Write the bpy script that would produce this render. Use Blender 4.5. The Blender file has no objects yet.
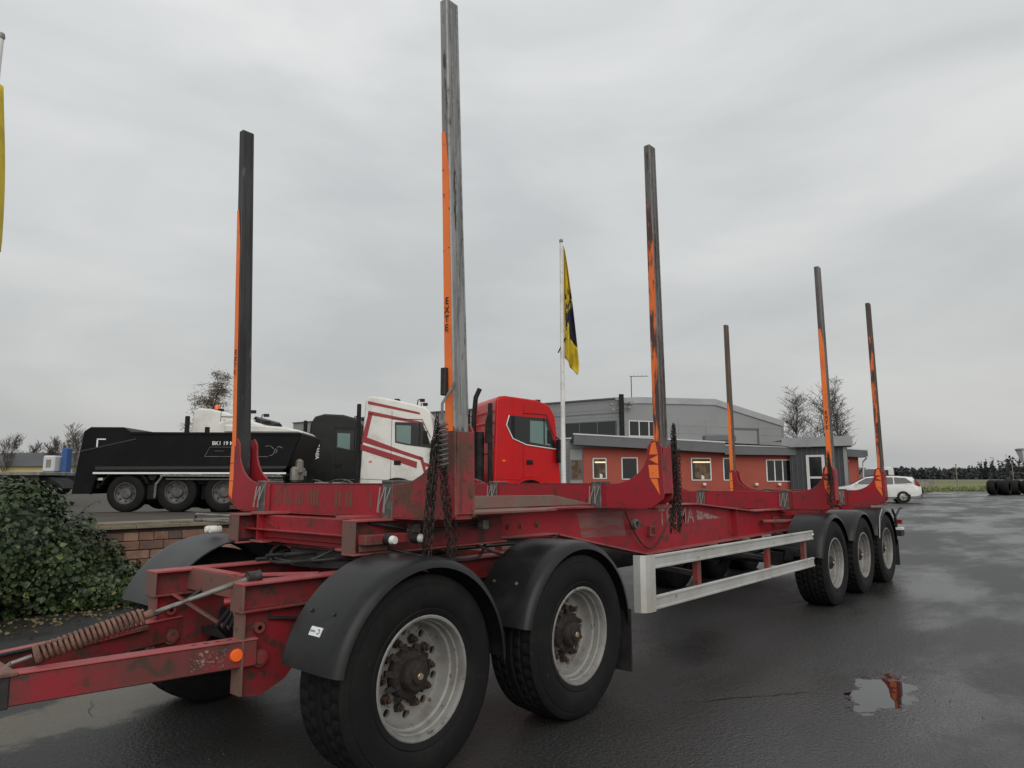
import bpy, math, random
from math import sin, cos, pi, radians, sqrt, atan2
from mathutils import Vector, Matrix
random.seed(11)
scene = bpy.context.scene
col = scene.collection

# ------------------------------------------------------------------ camera
TH = radians(40.818); PITCH = radians(8.098)
CAM = Vector((-0.418, -4.064, 1.533))
cd = bpy.data.cameras.new('camera'); cam = bpy.data.objects.new('camera', cd); col.objects.link(cam)
cam.location = CAM; cam.rotation_euler = (pi/2 + PITCH, 0, TH - pi/2)
cd.sensor_width = 36; cd.lens = 694.816*36/1024; cd.clip_start = .05; cd.clip_end = 6000
scene.camera = cam

# ------------------------------------------------------------------ sky, sun, exposure
world = bpy.data.worlds.new('World'); scene.world = world; world.use_nodes = True
nt = world.node_tree; nt.nodes.clear()
def wn(t): return nt.nodes.new(t)
SUN_EL = radians(32); SUN_AZ = radians(-128)          # direction towards the sun, in the xy plane from +X
sky = wn('ShaderNodeTexSky'); sky.sky_type = 'NISHITA'; sky.sun_disc = False
sky.sun_elevation = SUN_EL; sky.sun_rotation = pi/2 - SUN_AZ
sky.air_density = 1.5; sky.dust_density = 4
tc = wn('ShaderNodeTexCoord'); mp = wn('ShaderNodeMapping'); mp.inputs['Scale'].default_value = (1.0, 1.0, 3.0)
n1 = wn('ShaderNodeTexNoise'); n1.inputs['Scale'].default_value = 2.3; n1.inputs['Detail'].default_value = 8; n1.inputs['Roughness'].default_value = .5; n1.inputs['Distortion'].default_value = .35
rp = wn('ShaderNodeValToRGB'); rp.color_ramp.elements[0].position = .32; rp.color_ramp.elements[1].position = .66
rp.color_ramp.elements[0].color = (5.95, 6.1, 6.12, 1); rp.color_ramp.elements[1].color = (7.7, 7.75, 7.66, 1)
mx = wn('ShaderNodeMixRGB'); mx.inputs['Fac'].default_value = .9
# an overcast sky is a little darker towards the horizon than overhead
sx = wn('ShaderNodeSeparateXYZ'); mr = wn('ShaderNodeMapRange'); mr.inputs['From Min'].default_value = 0; mr.inputs['From Max'].default_value = .6
mr.inputs['To Min'].default_value = .76; mr.inputs['To Max'].default_value = 1.12
ml = wn('ShaderNodeMixRGB'); ml.blend_type = 'MULTIPLY'; ml.inputs['Fac'].default_value = 1
bg = wn('ShaderNodeBackground'); bg.inputs['Strength'].default_value = .1
wo = wn('ShaderNodeOutputWorld')
L = nt.links.new
L(tc.outputs['Generated'], mp.inputs['Vector']); L(mp.outputs[0], n1.inputs['Vector']); L(n1.outputs['Fac'], rp.inputs['Fac'])
L(sky.outputs[0], mx.inputs[1]); L(rp.outputs[0], mx.inputs[2])
L(tc.outputs['Generated'], sx.inputs[0]); L(sx.outputs[2], mr.inputs['Value'])
L(mx.outputs[0], ml.inputs[1]); L(mr.outputs[0], ml.inputs[2]); L(ml.outputs[0], bg.inputs['Color']); L(bg.outputs[0], wo.inputs[0])
sd = bpy.data.lights.new('sun', 'SUN'); sd.energy = 1.35; sd.angle = radians(60); sd.color = (1, .97, .93)
so = bpy.data.objects.new('sun', sd); col.objects.link(so)
sv = Vector((cos(SUN_EL)*cos(SUN_AZ), cos(SUN_EL)*sin(SUN_AZ), sin(SUN_EL)))
so.rotation_euler = sv.to_track_quat('Z', 'Y').to_euler()
scene.view_settings.view_transform = 'Standard'; scene.view_settings.look = 'None'
scene.view_settings.exposure = 0.0; scene.view_settings.gamma = 1; scene.view_settings.use_curve_mapping = False
scene.render.resolution_x = 1024; scene.render.resolution_y = 768

# ------------------------------------------------------------------ helpers
RH = Vector((sin(TH), -cos(TH), 0)); FH = Vector((cos(TH), sin(TH), 0)); YROT = TH - pi/2
def W(r, Y, z=0): p = CAM + FH*Y + RH*r; return Vector((p.x, p.y, z))      # yard frame (right, ahead) -> world

def smooth_path(p, n=7):
    p = [Vector(q) for q in p]; p = [2*p[0]-p[1]] + p + [2*p[-1]-p[-2]]; out = []
    for i in range(1, len(p)-2):
        a, b, c, d = p[i-1:i+3]
        out += [.5*((2*b)+(c-a)*t+(2*a-5*b+4*c-d)*t*t+(3*b-a-3*c+d)*t**3) for t in [k/n for k in range(n)]]
    return out + [p[-2]]
class MB:
    def __init__(s): s.v = []; s.f = []; s.sm = []
    def add(s, vs, fs, smooth=False):
        o = len(s.v); s.v += [tuple(p) for p in vs]; s.f += [tuple(i + o for i in f) for f in fs]; s.sm += [smooth]*len(fs); return s
    def box(s, x0, x1, y0, y1, z0, z1):
        return s.add([(x0,y0,z0),(x1,y0,z0),(x1,y1,z0),(x0,y1,z0),(x0,y0,z1),(x1,y0,z1),(x1,y1,z1),(x0,y1,z1)],
                     [(3,2,1,0),(4,5,6,7),(0,1,5,4),(1,2,6,5),(2,3,7,6),(3,0,4,7)])
    def bar(s, a, b, w, h, up=(0,0,1)):                                     # box section from a to b
        a = Vector(a); b = Vector(b); d = (b - a).normalized(); u = Vector(up)
        r = d.cross(u).normalized()*w/2; u = r.cross(d).normalized()*h/2
        p = [a-r-u, a+r-u, a+r+u, a-r+u, b-r-u, b+r-u, b+r+u, b-r+u]
        return s.add(p, [(0,1,2,3),(7,6,5,4),(1,0,4,5),(2,1,5,6),(3,2,6,7),(0,3,7,4)])
    def taper(s, a, b, wa, ha, wb, hb):                                     # vertical box, sizes at foot and top
        a = Vector(a); b = Vector(b)
        p = [a+Vector((x*wa/2,y*ha/2,0)) for x,y in ((-1,-1),(1,-1),(1,1),(-1,1))] + [b+Vector((x*wb/2,y*hb/2,0)) for x,y in ((-1,-1),(1,-1),(1,1),(-1,1))]
        return s.add(p, [(3,2,1,0),(4,5,6,7),(0,1,5,4),(1,2,6,5),(2,3,7,6),(3,0,4,7)])
    def prism(s, poly, ax, a0, a1):                                         # polygon extruded along an axis
        n = len(poly)
        def P(p, a): return (a,p[0],p[1]) if ax == 'x' else (p[0],a,p[1]) if ax == 'y' else (p[0],p[1],a)
        vs = [P(p,a0) for p in poly] + [P(p,a1) for p in poly]
        ar = sum(poly[i][0]*poly[(i+1)%n][1]-poly[(i+1)%n][0]*poly[i][1] for i in range(n))
        flip = (ar > 0) == (ax != 'y')
        if a1 < a0: flip = not flip
        fs = [tuple(range(n)), tuple(range(2*n-1, n-1, -1))] + [((i+1)%n, i, i+n, (i+1)%n+n) for i in range(n)]
        if not flip: fs = [f[::-1] for f in fs]
        return s.add(vs, fs)
    def band(s, pts, ax, a0, a1, t):                                        # polyline of thickness t extruded along an axis
        up = [(p[0], p[1]+t) for p in pts]
        return s.prism(list(pts) + up[::-1], ax, a0, a1)
    def tube(s, pts, r, n=8, cap=True, smooth=True):
        pts = [Vector(p) for p in pts]; m = len(pts)
        rs = r if isinstance(r, (list, tuple)) else [r]*m
        vs = []; prev = None
        for i, p in enumerate(pts):
            d = (pts[min(i+1,m-1)] - pts[max(i-1,0)]).normalized()
            if prev is None:
                u = d.orthogonal().normalized()
            else:
                u = (prev - d*prev.dot(d)); u = u.normalized() if u.length > 1e-6 else d.orthogonal().normalized()
            prev = u; w = d.cross(u)
            vs += [p + (u*cos(2*pi*k/n) + w*sin(2*pi*k/n))*rs[i] for k in range(n)]
        fs = [(i*n+k, i*n+(k+1)%n, (i+1)*n+(k+1)%n, (i+1)*n+k) for i in range(m-1) for k in range(n)]
        s.add(vs, fs, smooth)
        if cap: s.add(vs[:n], [tuple(range(n-1,-1,-1))]); s.add(vs[-n:], [tuple(range(n))])
        return s
    def lathe(s, prof, n=32, c=(0,0,0), a0=0, a1=2*pi, ax='y', smooth=True, closed=False):
        # prof: (radius, offset along the axis); angle 0 along +X, growing towards +Z (for ax y)
        full = abs(a1-a0-2*pi) < 1e-6; na = n if full else n+1; m = len(prof); vs = []
        for i in range(na):
            t = a0 + (a1-a0)*i/n
            for r, o in prof:
                if ax == 'y': vs.append((c[0]+r*cos(t), c[1]+o, c[2]+r*sin(t)))
                elif ax == 'z': vs.append((c[0]+r*cos(t), c[1]+r*sin(t), c[2]+o))
                else: vs.append((c[0]+o, c[1]+r*cos(t), c[2]+r*sin(t)))
        fs = []
        for i in range(n):
            j = (i+1) % na
            for k in range(m if closed else m-1):
                l = (k+1) % m
                fs.append((i*m+k, i*m+l, j*m+l, j*m+k) if ax == 'y' else (i*m+k, j*m+k, j*m+l, i*m+l))
        s.add(vs, fs, smooth)
        if closed and not full:
            s.add(vs[:m], [tuple(range(m))]); s.add(vs[-m:], [tuple(range(m-1,-1,-1))])
        return s
    def quad(s, a, b, c, d): return s.add([a,b,c,d], [(0,1,2,3)])
    def mesh(s, name, m):
        me = bpy.data.meshes.new(name); me.from_pydata(s.v, [], s.f)
        me.polygons.foreach_set('use_smooth', s.sm); me.materials.append(m); me.update()
        if any(s.sm): me.set_sharp_from_angle(angle=radians(38))
        return me
    def build(s, name, m, parent=None, loc=(0,0,0), rz=0, bevel=0, fix=False):
        me = s.mesh(name, m)
        if fix:
            import bmesh
            bm = bmesh.new(); bm.from_mesh(me); bmesh.ops.recalc_face_normals(bm, faces=bm.faces); bm.to_mesh(me); bm.free()
        return link(name, me, parent, loc, rz, bevel)
def link(name, me, parent=None, loc=(0,0,0), rz=0, bevel=0):
    o = bpy.data.objects.new(name, me); col.objects.link(o); o.parent = parent; o.location = loc; o.rotation_euler = (0,0,rz)
    if bevel:
        b = o.modifiers.new('bevel', 'BEVEL'); b.width = bevel; b.segments = 1; b.limit_method = 'ANGLE'; b.angle_limit = radians(40)
    return o
def tag(o, label=None, cat=None, group=None, kind=None):
    for k, v in (('label',label),('category',cat),('group',group),('kind',kind)):
        if v: o[k] = v
    return o
def empty(name, loc, rz, label, cat, group=None):
    o = bpy.data.objects.new(name, None); o.empty_display_size = .3; col.objects.link(o); o.location = loc; o.rotation_euler = (0,0,rz)
    return tag(o, label, cat, group)
def copy_tree(o, parent=None):
    c = o.copy(); col.objects.link(c); c.parent = parent
    for ch in list(o.children): copy_tree(ch, c)
    return c
def text_mesh(txt, size, depth=.001, spacing=1.0, line=1.0):
    cu = bpy.data.curves.new('t', 'FONT'); cu.body = txt; cu.size = size; cu.extrude = depth; cu.align_x = 'CENTER'; cu.align_y = 'CENTER'
    cu.space_character = spacing; cu.space_line = line; cu.offset = size*.012; cu.resolution_u = 3
    o = bpy.data.objects.new('t', cu); col.objects.link(o)
    dg = bpy.context.evaluated_depsgraph_get(); me = bpy.data.meshes.new_from_object(o.evaluated_get(dg))
    bpy.data.objects.remove(o); bpy.data.curves.remove(cu); return me
def text_obj(name, txt, size, m, parent, loc, rot, **k):
    me = text_mesh(txt, size, **k); me.materials.clear(); me.materials.append(m); me.name = name
    o = link(name, me, parent, loc); o.rotation_euler = rot; return o

# ------------------------------------------------------------------ materials
def pm(name, c1, c2=None, s2=3, lo=.45, hi=.62, c3=None, s3=18, lo3=.6, hi3=.68, rough=.6, r2=None, metal=0, bump=0, bs=80, st=(1,1,1), spec=.5, coat=0, obj=False, streak=None, edge=None):
    m = bpy.data.materials.new(name); m.use_nodes = True; t = m.node_tree; p = t.nodes['Principled BSDF']
    p.inputs['Roughness'].default_value = rough; p.inputs['Metallic'].default_value = metal
    p.inputs['Specular IOR Level'].default_value = spec; p.inputs['Coat Weight'].default_value = coat
    p.inputs['Base Color'].default_value = (*c1, 1)
    if c2 is None and not bump: return m
    if obj: g = t.nodes.new('ShaderNodeTexCoord'); src = g.outputs['Object']
    else: g = t.nodes.new('ShaderNodeNewGeometry'); src = g.outputs['Position']
    mpn = t.nodes.new('ShaderNodeMapping'); mpn.inputs['Scale'].default_value = st; t.links.new(src, mpn.inputs[0])
    cur = None
    def layer(prev, c, s, lo, hi, det=6):
        nn = t.nodes.new('ShaderNodeTexNoise'); nn.inputs['Scale'].default_value = s; nn.inputs['Detail'].default_value = det; nn.inputs['Roughness'].default_value = .62
        r = t.nodes.new('ShaderNodeMapRange'); r.inputs[1].default_value = lo; r.inputs[2].default_value = hi; r.interpolation_type = 'SMOOTHSTEP'
        mm = t.nodes.new('ShaderNodeMixRGB'); t.links.new(mpn.outputs[0], nn.inputs['Vector']); t.links.new(nn.outputs['Fac'], r.inputs[0]); t.links.new(r.outputs[0], mm.inputs[0])
        if prev is None: mm.inputs[1].default_value = (*c1, 1)
        else: t.links.new(prev, mm.inputs[1])
        mm.inputs[2].default_value = (*c, 1); return mm.outputs[0], r.outputs[0]
    if c2:
        cur, mk = layer(None, c2, s2, lo, hi)
        if r2 is not None:
            rr = t.nodes.new('ShaderNodeMapRange'); rr.inputs[3].default_value = rough; rr.inputs[4].default_value = r2
            t.links.new(mk, rr.inputs[0]); t.links.new(rr.outputs[0], p.inputs['Roughness'])
    if c3: cur, _ = layer(cur, c3, s3, lo3, hi3)
    def over(prev, fac, c):
        mm = t.nodes.new('ShaderNodeMixRGB'); t.links.new(fac, mm.inputs[0]); t.links.new(prev, mm.inputs[1]); mm.inputs[2].default_value = (*c, 1); return mm.outputs[0]
    def nz(scale, vec, lo, hi, det=5):
        mq = t.nodes.new('ShaderNodeMapping'); mq.inputs['Scale'].default_value = vec; t.links.new(src, mq.inputs[0])
        nn = t.nodes.new('ShaderNodeTexNoise'); nn.inputs['Scale'].default_value = scale; nn.inputs['Detail'].default_value = det; nn.inputs['Roughness'].default_value = .65; t.links.new(mq.outputs[0], nn.inputs['Vector'])
        r = t.nodes.new('ShaderNodeMapRange'); r.inputs[1].default_value = lo; r.inputs[2].default_value = hi; r.interpolation_type = 'SMOOTHSTEP'; t.links.new(nn.outputs['Fac'], r.inputs[0]); return r.outputs[0]
    def mul(a, b):
        q = t.nodes.new('ShaderNodeMath'); q.operation = 'MULTIPLY'; t.links.new(a, q.inputs[0])
        if isinstance(b, float): q.inputs[1].default_value = b
        else: t.links.new(b, q.inputs[1])
        return q.outputs[0]
    if streak: cur = over(cur, mul(mul(nz(14, (1,1,.10), .52, .70), nz(1.6, (1,1,1), .40, .62)), .85), streak)
    if edge:
        bv = t.nodes.new('ShaderNodeBevel'); bv.samples = 4; bv.inputs['Radius'].default_value = .014
        gm = t.nodes.new('ShaderNodeNewGeometry'); dt_ = t.nodes.new('ShaderNodeVectorMath'); dt_.operation = 'DOT_PRODUCT'; t.links.new(bv.outputs[0], dt_.inputs[0]); t.links.new(gm.outputs['Normal'], dt_.inputs[1])
        er = t.nodes.new('ShaderNodeMapRange'); er.inputs[1].default_value = .985; er.inputs[2].default_value = .90; t.links.new(dt_.outputs['Value'], er.inputs[0])
        cur = over(cur, mul(er.outputs[0], nz(26, (1,1,1), .42, .58)), edge)
    if cur: t.links.new(cur, p.inputs['Base Color'])
    if bump:
        nb = t.nodes.new('ShaderNodeTexNoise'); nb.inputs['Scale'].default_value = bs; nb.inputs['Detail'].default_value = 3
        bm = t.nodes.new('ShaderNodeBump'); bm.inputs['Strength'].default_value = bump; bm.inputs['Distance'].default_value = .01
        t.links.new(mpn.outputs[0], nb.inputs['Vector']); t.links.new(nb.outputs['Fac'], bm.inputs['Height']); t.links.new(bm.outputs[0], p.inputs['Normal'])
    return m
M = {}
M['red'] = pm('trailer_red', (.32,.018,.029), (.20,.025,.030), 2.6, .42, .72, (.075,.040,.028), 9, .57, .68, rough=.40, r2=.58, bump=.06, bs=25, spec=.32, streak=(.085,.036,.026), edge=(.13,.075,.055))
M['redrust'] = pm('trailer_red_worn', (.27,.026,.032), (.11,.05,.036), 5, .42, .6, (.06,.034,.025), 22, .55, .65, rough=.55, r2=.75, bump=.15, bs=40, streak=(.07,.034,.024), edge=(.14,.085,.06))
M['flange'] = pm('dusty_red_flange', (.33,.060,.065), (.30,.10,.095), 4, .40, .66, (.12,.06,.05), 12, .58, .70, rough=.5, r2=.7, bump=.08, bs=30, spec=.4)
M['reddolly'] = pm('dolly_red_grimy', (.25,.020,.028), (.13,.034,.032), 3.2, .36, .62, (.060,.036,.027), 11, .50, .64, rough=.45, r2=.65, bump=.1, bs=30, spec=.35, streak=(.07,.034,.024), edge=(.12,.07,.05))
M['reddirt'] = pm('trailer_red_dusty', (.21,.045,.045), (.15,.10,.075), 4, .35, .62, (.08,.05,.04), 16, .58, .68, rough=.65, bump=.1)
M['brown'] = pm('dusty_end_plate', (.14,.085,.068), (.19,.07,.06), 5, .42, .65, (.06,.04,.03), 20, .6, .7, rough=.75, bump=.1)
M['dust'] = pm('dusty_wing_plate', (.17,.125,.10), (.22,.075,.07), 3, .45, .7, (.09,.06,.05), 20, .6, .7, rough=.7, bump=.1)
M['stake'] = pm('stake_steel', (.30,.305,.30), (.17,.172,.17), 5, .4, .65, (.035,.033,.031), 13, .56, .66, rough=.5, metal=.25, bump=.1, bs=30, st=(1.5,1.5,.25), streak=(.05,.045,.042), edge=(.34,.34,.34))
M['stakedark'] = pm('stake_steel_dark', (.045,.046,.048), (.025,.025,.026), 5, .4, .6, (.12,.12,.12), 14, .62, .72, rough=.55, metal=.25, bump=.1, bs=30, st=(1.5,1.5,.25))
M['stakerust'] = pm('stake_rusty', (.12,.085,.062), (.07,.05,.042), 4, .4, .62, (.19,.17,.15), 14, .58, .7, rough=.65, bump=.1, bs=30, st=(1.5,1.5,.3))
M['stakebrown'] = pm('stake_weathered', (.15,.142,.135), (.085,.076,.070), 5, .4, .62, (.035,.030,.027), 13, .55, .66, rough=.55, metal=.2, bump=.1, bs=30, st=(1.5,1.5,.25), streak=(.05,.04,.034), edge=(.22,.21,.2))
M['orange'] = pm('orange_tape', (.92,.21,.035), (.80,.16,.03), 4, .4, .7, (.12,.05,.03), 14, .64, .70, rough=.5)
M['orangeworn'] = pm('orange_tape_worn', (.80,.17,.035), (.075,.045,.036), 5, .43, .54, (.05,.035,.03), 14, .52, .64, rough=.6, st=(3,3,.45))
M['ink'] = pm('black_ink', (.02,.02,.02), rough=.6)
M['fender'] = pm('black_plastic', (.013,.0135,.0145), (.021,.0215,.022), 3, .45, .7, (.034,.032,.030), 5, .56, .80, rough=.33, r2=.48, bump=.03, bs=15, spec=.26)
M['fendergrey'] = pm('scuffed_plastic', (.019,.020,.022), (.032,.034,.036), 3, .4, .7, rough=.5)
M['rubber'] = pm('tyre_rubber', (.0072,.0072,.0076), (.012,.0118,.0113), 6, .45, .7, (.026,.025,.023), 30, .64, .74, rough=.74, bump=.08, bs=120, spec=.22)
M['rim'] = pm('rim_paint', (.25,.245,.232), (.17,.16,.147), 6, .42, .66, (.09,.065,.05), 20, .60, .70, rough=.5, metal=.15)
M['hub'] = pm('greasy_hub', (.014,.011,.0095), (.034,.021,.015), 14, .48, .68, rough=.7, bump=.4, bs=60)
M['nut'] = pm('rusty_nut', (.035,.024,.019), (.085,.05,.034), 40, .45, .6, rough=.7, metal=.3)
M['brass'] = pm('brass_cap', (.55,.42,.28), rough=.35, metal=.8)
M['alu'] = pm('aluminium_rail', (.52,.525,.51), (.42,.41,.37), 2.5, .4, .7, (.17,.16,.14), 14, .60, .74, rough=.42, metal=.35)
M['steel'] = pm('dull_steel', (.22,.215,.2), (.12,.10,.085), 12, .42, .62, rough=.55, metal=.4)
M['spring'] = pm('rusty_spring', (.19,.10,.07), (.11,.055,.038), 16, .4, .62, (.25,.16,.12), 30, .6, .7, rough=.75, bump=.2)
M['chain'] = pm('chain_steel', (.024,.020,.018), (.055,.034,.026), 20, .45, .65, rough=.6, metal=.5)
M['blackmetal'] = pm('black_metal', (.015,.015,.016), (.03,.028,.027), 8, .45, .65, rough=.6)
M['pad'] = pm('grey_bracket', (.10,.102,.098), (.18,.175,.16), 14, .45, .65, rough=.6, metal=.3)
M['wire'] = pm('bright_wire', (.34,.33,.30), rough=.45, metal=.5)
M['white'] = pm('white_lamp', (.75,.75,.72), rough=.3)
M['amber'] = pm('amber_reflector', (.9,.14,.02), rough=.25)
M['redlamp'] = pm('red_lamp', (.26,.012,.012), rough=.25)
M['decal'] = pm('faded_decal', (.30,.20,.185), (.25,.05,.055), 26, .46, .60, rough=.6)
M['panelfade'] = pm('faded_panel_paint', (.20,.095,.085), (.23,.045,.05), 6, .40, .62, rough=.6, st=(.5,.5,5))
M['decalrust'] = pm('rusty_mark', (.13,.065,.04), (.22,.035,.04), 18, .5, .6, rough=.7)
M['sticker'] = pm('white_sticker', (.7,.72,.72), rough=.5)
M['blueink'] = pm('blue_ink', (.05,.09,.2), rough=.5)

# ================================================================== SETTING
def slope(Y): 
    for (a, za), (b, zb) in (((-1e9,0),(9,0)), ((9,0),(40,.44)), ((40,.44),(66,.74)), ((66,.74),(150,1.60)), ((150,1.60),(220,2.5)), ((220,2.5),(6000,8.0))):
        if Y <= b: return za if a < -1e8 else za + (zb-za)*(Y-a)/(b-a)
    return 6.0
def sstep(a, b, x): t = max(0, min(1, (x-a)/(b-a))); return t*t*(3-2*t)
WALL_Y = 6.30; YARD = .80
# ---- asphalt: wet in patches, fine aggregate, darker tyre streaks
def asphalt(name, tint=1.0):
    m = bpy.data.materials.new(name); m.use_nodes = True; t = m.node_tree; p = t.nodes['Principled BSDF']; N = t.nodes.new; K = t.links.new; p.inputs['Specular IOR Level'].default_value = .42
    g = N('ShaderNodeNewGeometry')
    def noise(s, det=4, ro=.55, scale=(1,1,1), rot=0):
        a = N('ShaderNodeMapping'); a.inputs['Scale'].default_value = scale; a.inputs['Rotation'].default_value = (0,0,rot); K(g.outputs['Position'], a.inputs[0])
        n = N('ShaderNodeTexNoise'); n.inputs['Scale'].default_value = s; n.inputs['Detail'].default_value = det; n.inputs['Roughness'].default_value = ro; K(a.outputs[0], n.inputs['Vector']); return n.outputs['Fac']
    def rng(src, lo, hi, a=0., b=1.):
        r = N('ShaderNodeMapRange'); r.interpolation_type = 'SMOOTHSTEP'; r.inputs[1].default_value = lo; r.inputs[2].default_value = hi; r.inputs[3].default_value = a; r.inputs[4].default_value = b; K(src, r.inputs[0]); return r.outputs[0]
    def mixc(f, a, b, mode='MIX'):
        x = N('ShaderNodeMixRGB'); x.blend_type = mode
        for i, s in ((0,f),(1,a),(2,b)):
            if isinstance(s, (tuple,)): x.inputs[i].default_value = (*s, 1)
            elif isinstance(s, (int,float)): x.inputs[i].default_value = s
            else: K(s, x.inputs[i])
        return x.outputs[0]
    wet = rng(noise(.22, 7, .62, (1,2.4,1), -TH+radians(96)), .36, .66)
    dv = N('ShaderNodeVectorMath'); dv.operation = 'DISTANCE'; dv.inputs[1].default_value = (5.45,-2.78,0); K(g.outputs['Position'], dv.inputs[0])
    nz_ = N('ShaderNodeMath'); nz_.operation = 'ADD'; K(dv.outputs['Value'], nz_.inputs[0]); K(rng(noise(2.2, 6, .65), .2, .8, -.5, .5), nz_.inputs[1])
    damp = rng(nz_.outputs[0], .05, 1.25, 1., 0.)
    big = rng(noise(.5, 5), .3, .7); grain = rng(noise(70, 3, .7), .35, .75); spot = rng(noise(9, 5, .7), .55, .75)
    c = mixc(big, (.026*tint,.026*tint,.0265*tint), (.040*tint,.040*tint,.0395*tint))
    c = mixc(spot, c, (.062*tint,.061*tint,.059*tint))
    c = mixc(wet, c, mixc(1., c, (.70,.70,.71), 'MULTIPLY'))
    c = mixc(.6, c, mixc(grain, (.005,.005,.005), (.068,.067,.065)))
    # an old worn-through concrete patch beside the drawbar
    cv_ = N('ShaderNodeMapping'); cv_.vector_type = 'TEXTURE'; cv_.inputs['Location'].default_value = (1.56,1.45,0); cv_.inputs['Rotation'].default_value = (0,0,.25); cv_.inputs['Scale'].default_value = (.95,.42,9); K(g.outputs['Position'], cv_.inputs[0])
    cl = N('ShaderNodeVectorMath'); cl.operation = 'LENGTH'; K(cv_.outputs[0], cl.inputs[0])
    ca = N('ShaderNodeMath'); ca.operation = 'ADD'; K(cl.outputs['Value'], ca.inputs[0]); K(rng(noise(2.6, 6, .65), .2, .8, -.45, .45), ca.inputs[1])
    cm = rng(ca.outputs[0], .75, 1.1, .75, 0.)
    c = mixc(cm, c, mixc(spot, (.15,.135,.105), (.10,.092,.078)))
    K(c, p.inputs['Base Color'])
    ro1 = N('ShaderNodeMath'); ro1.operation = 'MULTIPLY'; K(rng(wet, 0, 1, .50, .25), ro1.inputs[0]); K(rng(damp, 0, 1, 1., .40), ro1.inputs[1])
    # standing water in a shallow dip
    pv = N('ShaderNodeMapping'); pv.vector_type = 'TEXTURE'; pv.inputs['Location'].default_value = (5.46,-2.60,0); pv.inputs['Rotation'].default_value = (0,0,.10); pv.inputs['Scale'].default_value = (.62,.22,9); K(g.outputs['Position'], pv.inputs[0])
    pl = N('ShaderNodeVectorMath'); pl.operation = 'LENGTH'; K(pv.outputs[0], pl.inputs[0])
    pa = N('ShaderNodeMath'); pa.operation = 'ADD'; K(pl.outputs['Value'], pa.inputs[0]); K(rng(noise(4.5, 7, .68), .2, .8, -.42, .42), pa.inputs[1])
    pud = rng(pa.outputs[0], .80, 1.02, 1., 0.)
    ro2 = N('ShaderNodeMix'); K(pud, ro2.inputs[0]); K(ro1.outputs[0], ro2.inputs[2]); ro2.inputs[3].default_value = .02; K(ro2.outputs[0], p.inputs['Roughness'])
    K(mixc(pud, c, (.012,.012,.012)), p.inputs['Base Color'])
    b = N('ShaderNodeBump'); b.inputs['Distance'].default_value = .007; hm = N('ShaderNodeMath'); hm.operation = 'ADD'; K(noise(85, 2, .6), hm.inputs[0]); K(rng(noise(32, 3, .6), .3, .7, 0., .7), hm.inputs[1]); K(hm.outputs[0], b.inputs['Height']); bs_ = N('ShaderNodeMath'); bs_.operation = 'MULTIPLY'; K(rng(wet, 0, 1, .75, .35), bs_.inputs[0]); K(rng(pud, 0, 1, 1., 0.), bs_.inputs[1]); K(bs_.outputs[0], b.inputs['Strength']); K(b.outputs[0], p.inputs['Normal'])
    return m
M['asphalt'] = asphalt('wet_asphalt')
def sheet(name, m, xs, ys, zf, mask=None):
    vs = [(x,y,zf(x,y)) for y in ys for x in xs]; n = len(xs)
    fs = [(j*n+i, j*n+i+1, (j+1)*n+i+1, (j+1)*n+i) for j in range(len(ys)-1) for i in range(n-1)]
    mb = MB().add(vs, fs, True); o = mb.build(name, m); return tag(o, kind='structure')
def yc(x, y): return (Vector((x,y,0)) - CAM).dot(FH)
xs = [-2500,-900,-300,-120,-60,-30,-15,-6] + [i*1.5-4 for i in range(0,80)] + [130,160,200,260,340,500,900,2000,4000]
ys = [-2500,-900,-400,-200,-120,-80,-50] + [i*2-40 for i in range(0,60)] + [90,110,140,180,240,340,600,1200,2500,4000]
sheet('ground', M['asphalt'], xs, ys, lambda x,y: slope(yc(x,y)))
M['yard'] = pm('yard_gravel', (.060,.050,.038), (.042,.037,.031), 1.2, .4, .65, (.10,.085,.062), 30, .58, .7, rough=.85, bump=.3, bs=60)
def yz(x, y):
    Yc = yc(x,y); s = slope(Yc); hi = max(YARD - .36*sstep(18.9,21.2,Yc)*(1-sstep(30,38,Yc)), s+.02)
    if x < 13.5: return hi
    k = sstep(WALL_Y-.5, WALL_Y+8, y); k = k + (1-k)*(1-sstep(13.5, 20, x))
    return s - .03 + (hi - s + .03)*k
sheet('yard_ground', M['yard'], [-60,-30,-15,-8,-4,-1,0,2,4,6,8,10,12,13.4] + [14+i*1.5 for i in range(30)] + [60,66,72,80,95], [WALL_Y+.12] + [WALL_Y+.6+i for i in range(24)] + [32,36,42,50,60,75], yz)
# ---- the grass field and its rough margin beyond the tarmac
def gcol(name, a, b, c): return pm(name, a, b, .12, .38, .64, c, 1.6, .5, .72, rough=.9, bump=.5, bs=6, st=(1,1,1))
M['grass'] = gcol('field_grass', (.105,.14,.036), (.135,.15,.05), (.16,.145,.065))
M['drygrass'] = gcol('dry_grass', (.16,.125,.07), (.12,.11,.05), (.2,.17,.1))
def ysheet(name, m, rs, Ys, dz):
    vs = [W(r, Y, slope(Y)+dz) for Y in Ys for r in rs]; n = len(rs)
    fs = [(j*n+i, j*n+i+1, (j+1)*n+i+1, (j+1)*n+i) for j in range(len(Ys)-1) for i in range(n-1)]
    return tag(MB().add(vs, fs, True).build(name, m), kind='structure')
ysheet('grass_field', M['grass'], [-900,-300,-100,0,20,45,80,150,400,1200], [66,75,90,120,150], .03)
ysheet('dry_field', M['drygrass'], [-900,-300,-100,0,20,45,80,150,400,1600], [149,180,220,300,500,900,2000], .06)
mb = MB()                                                                    # tufts along the field edge
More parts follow.
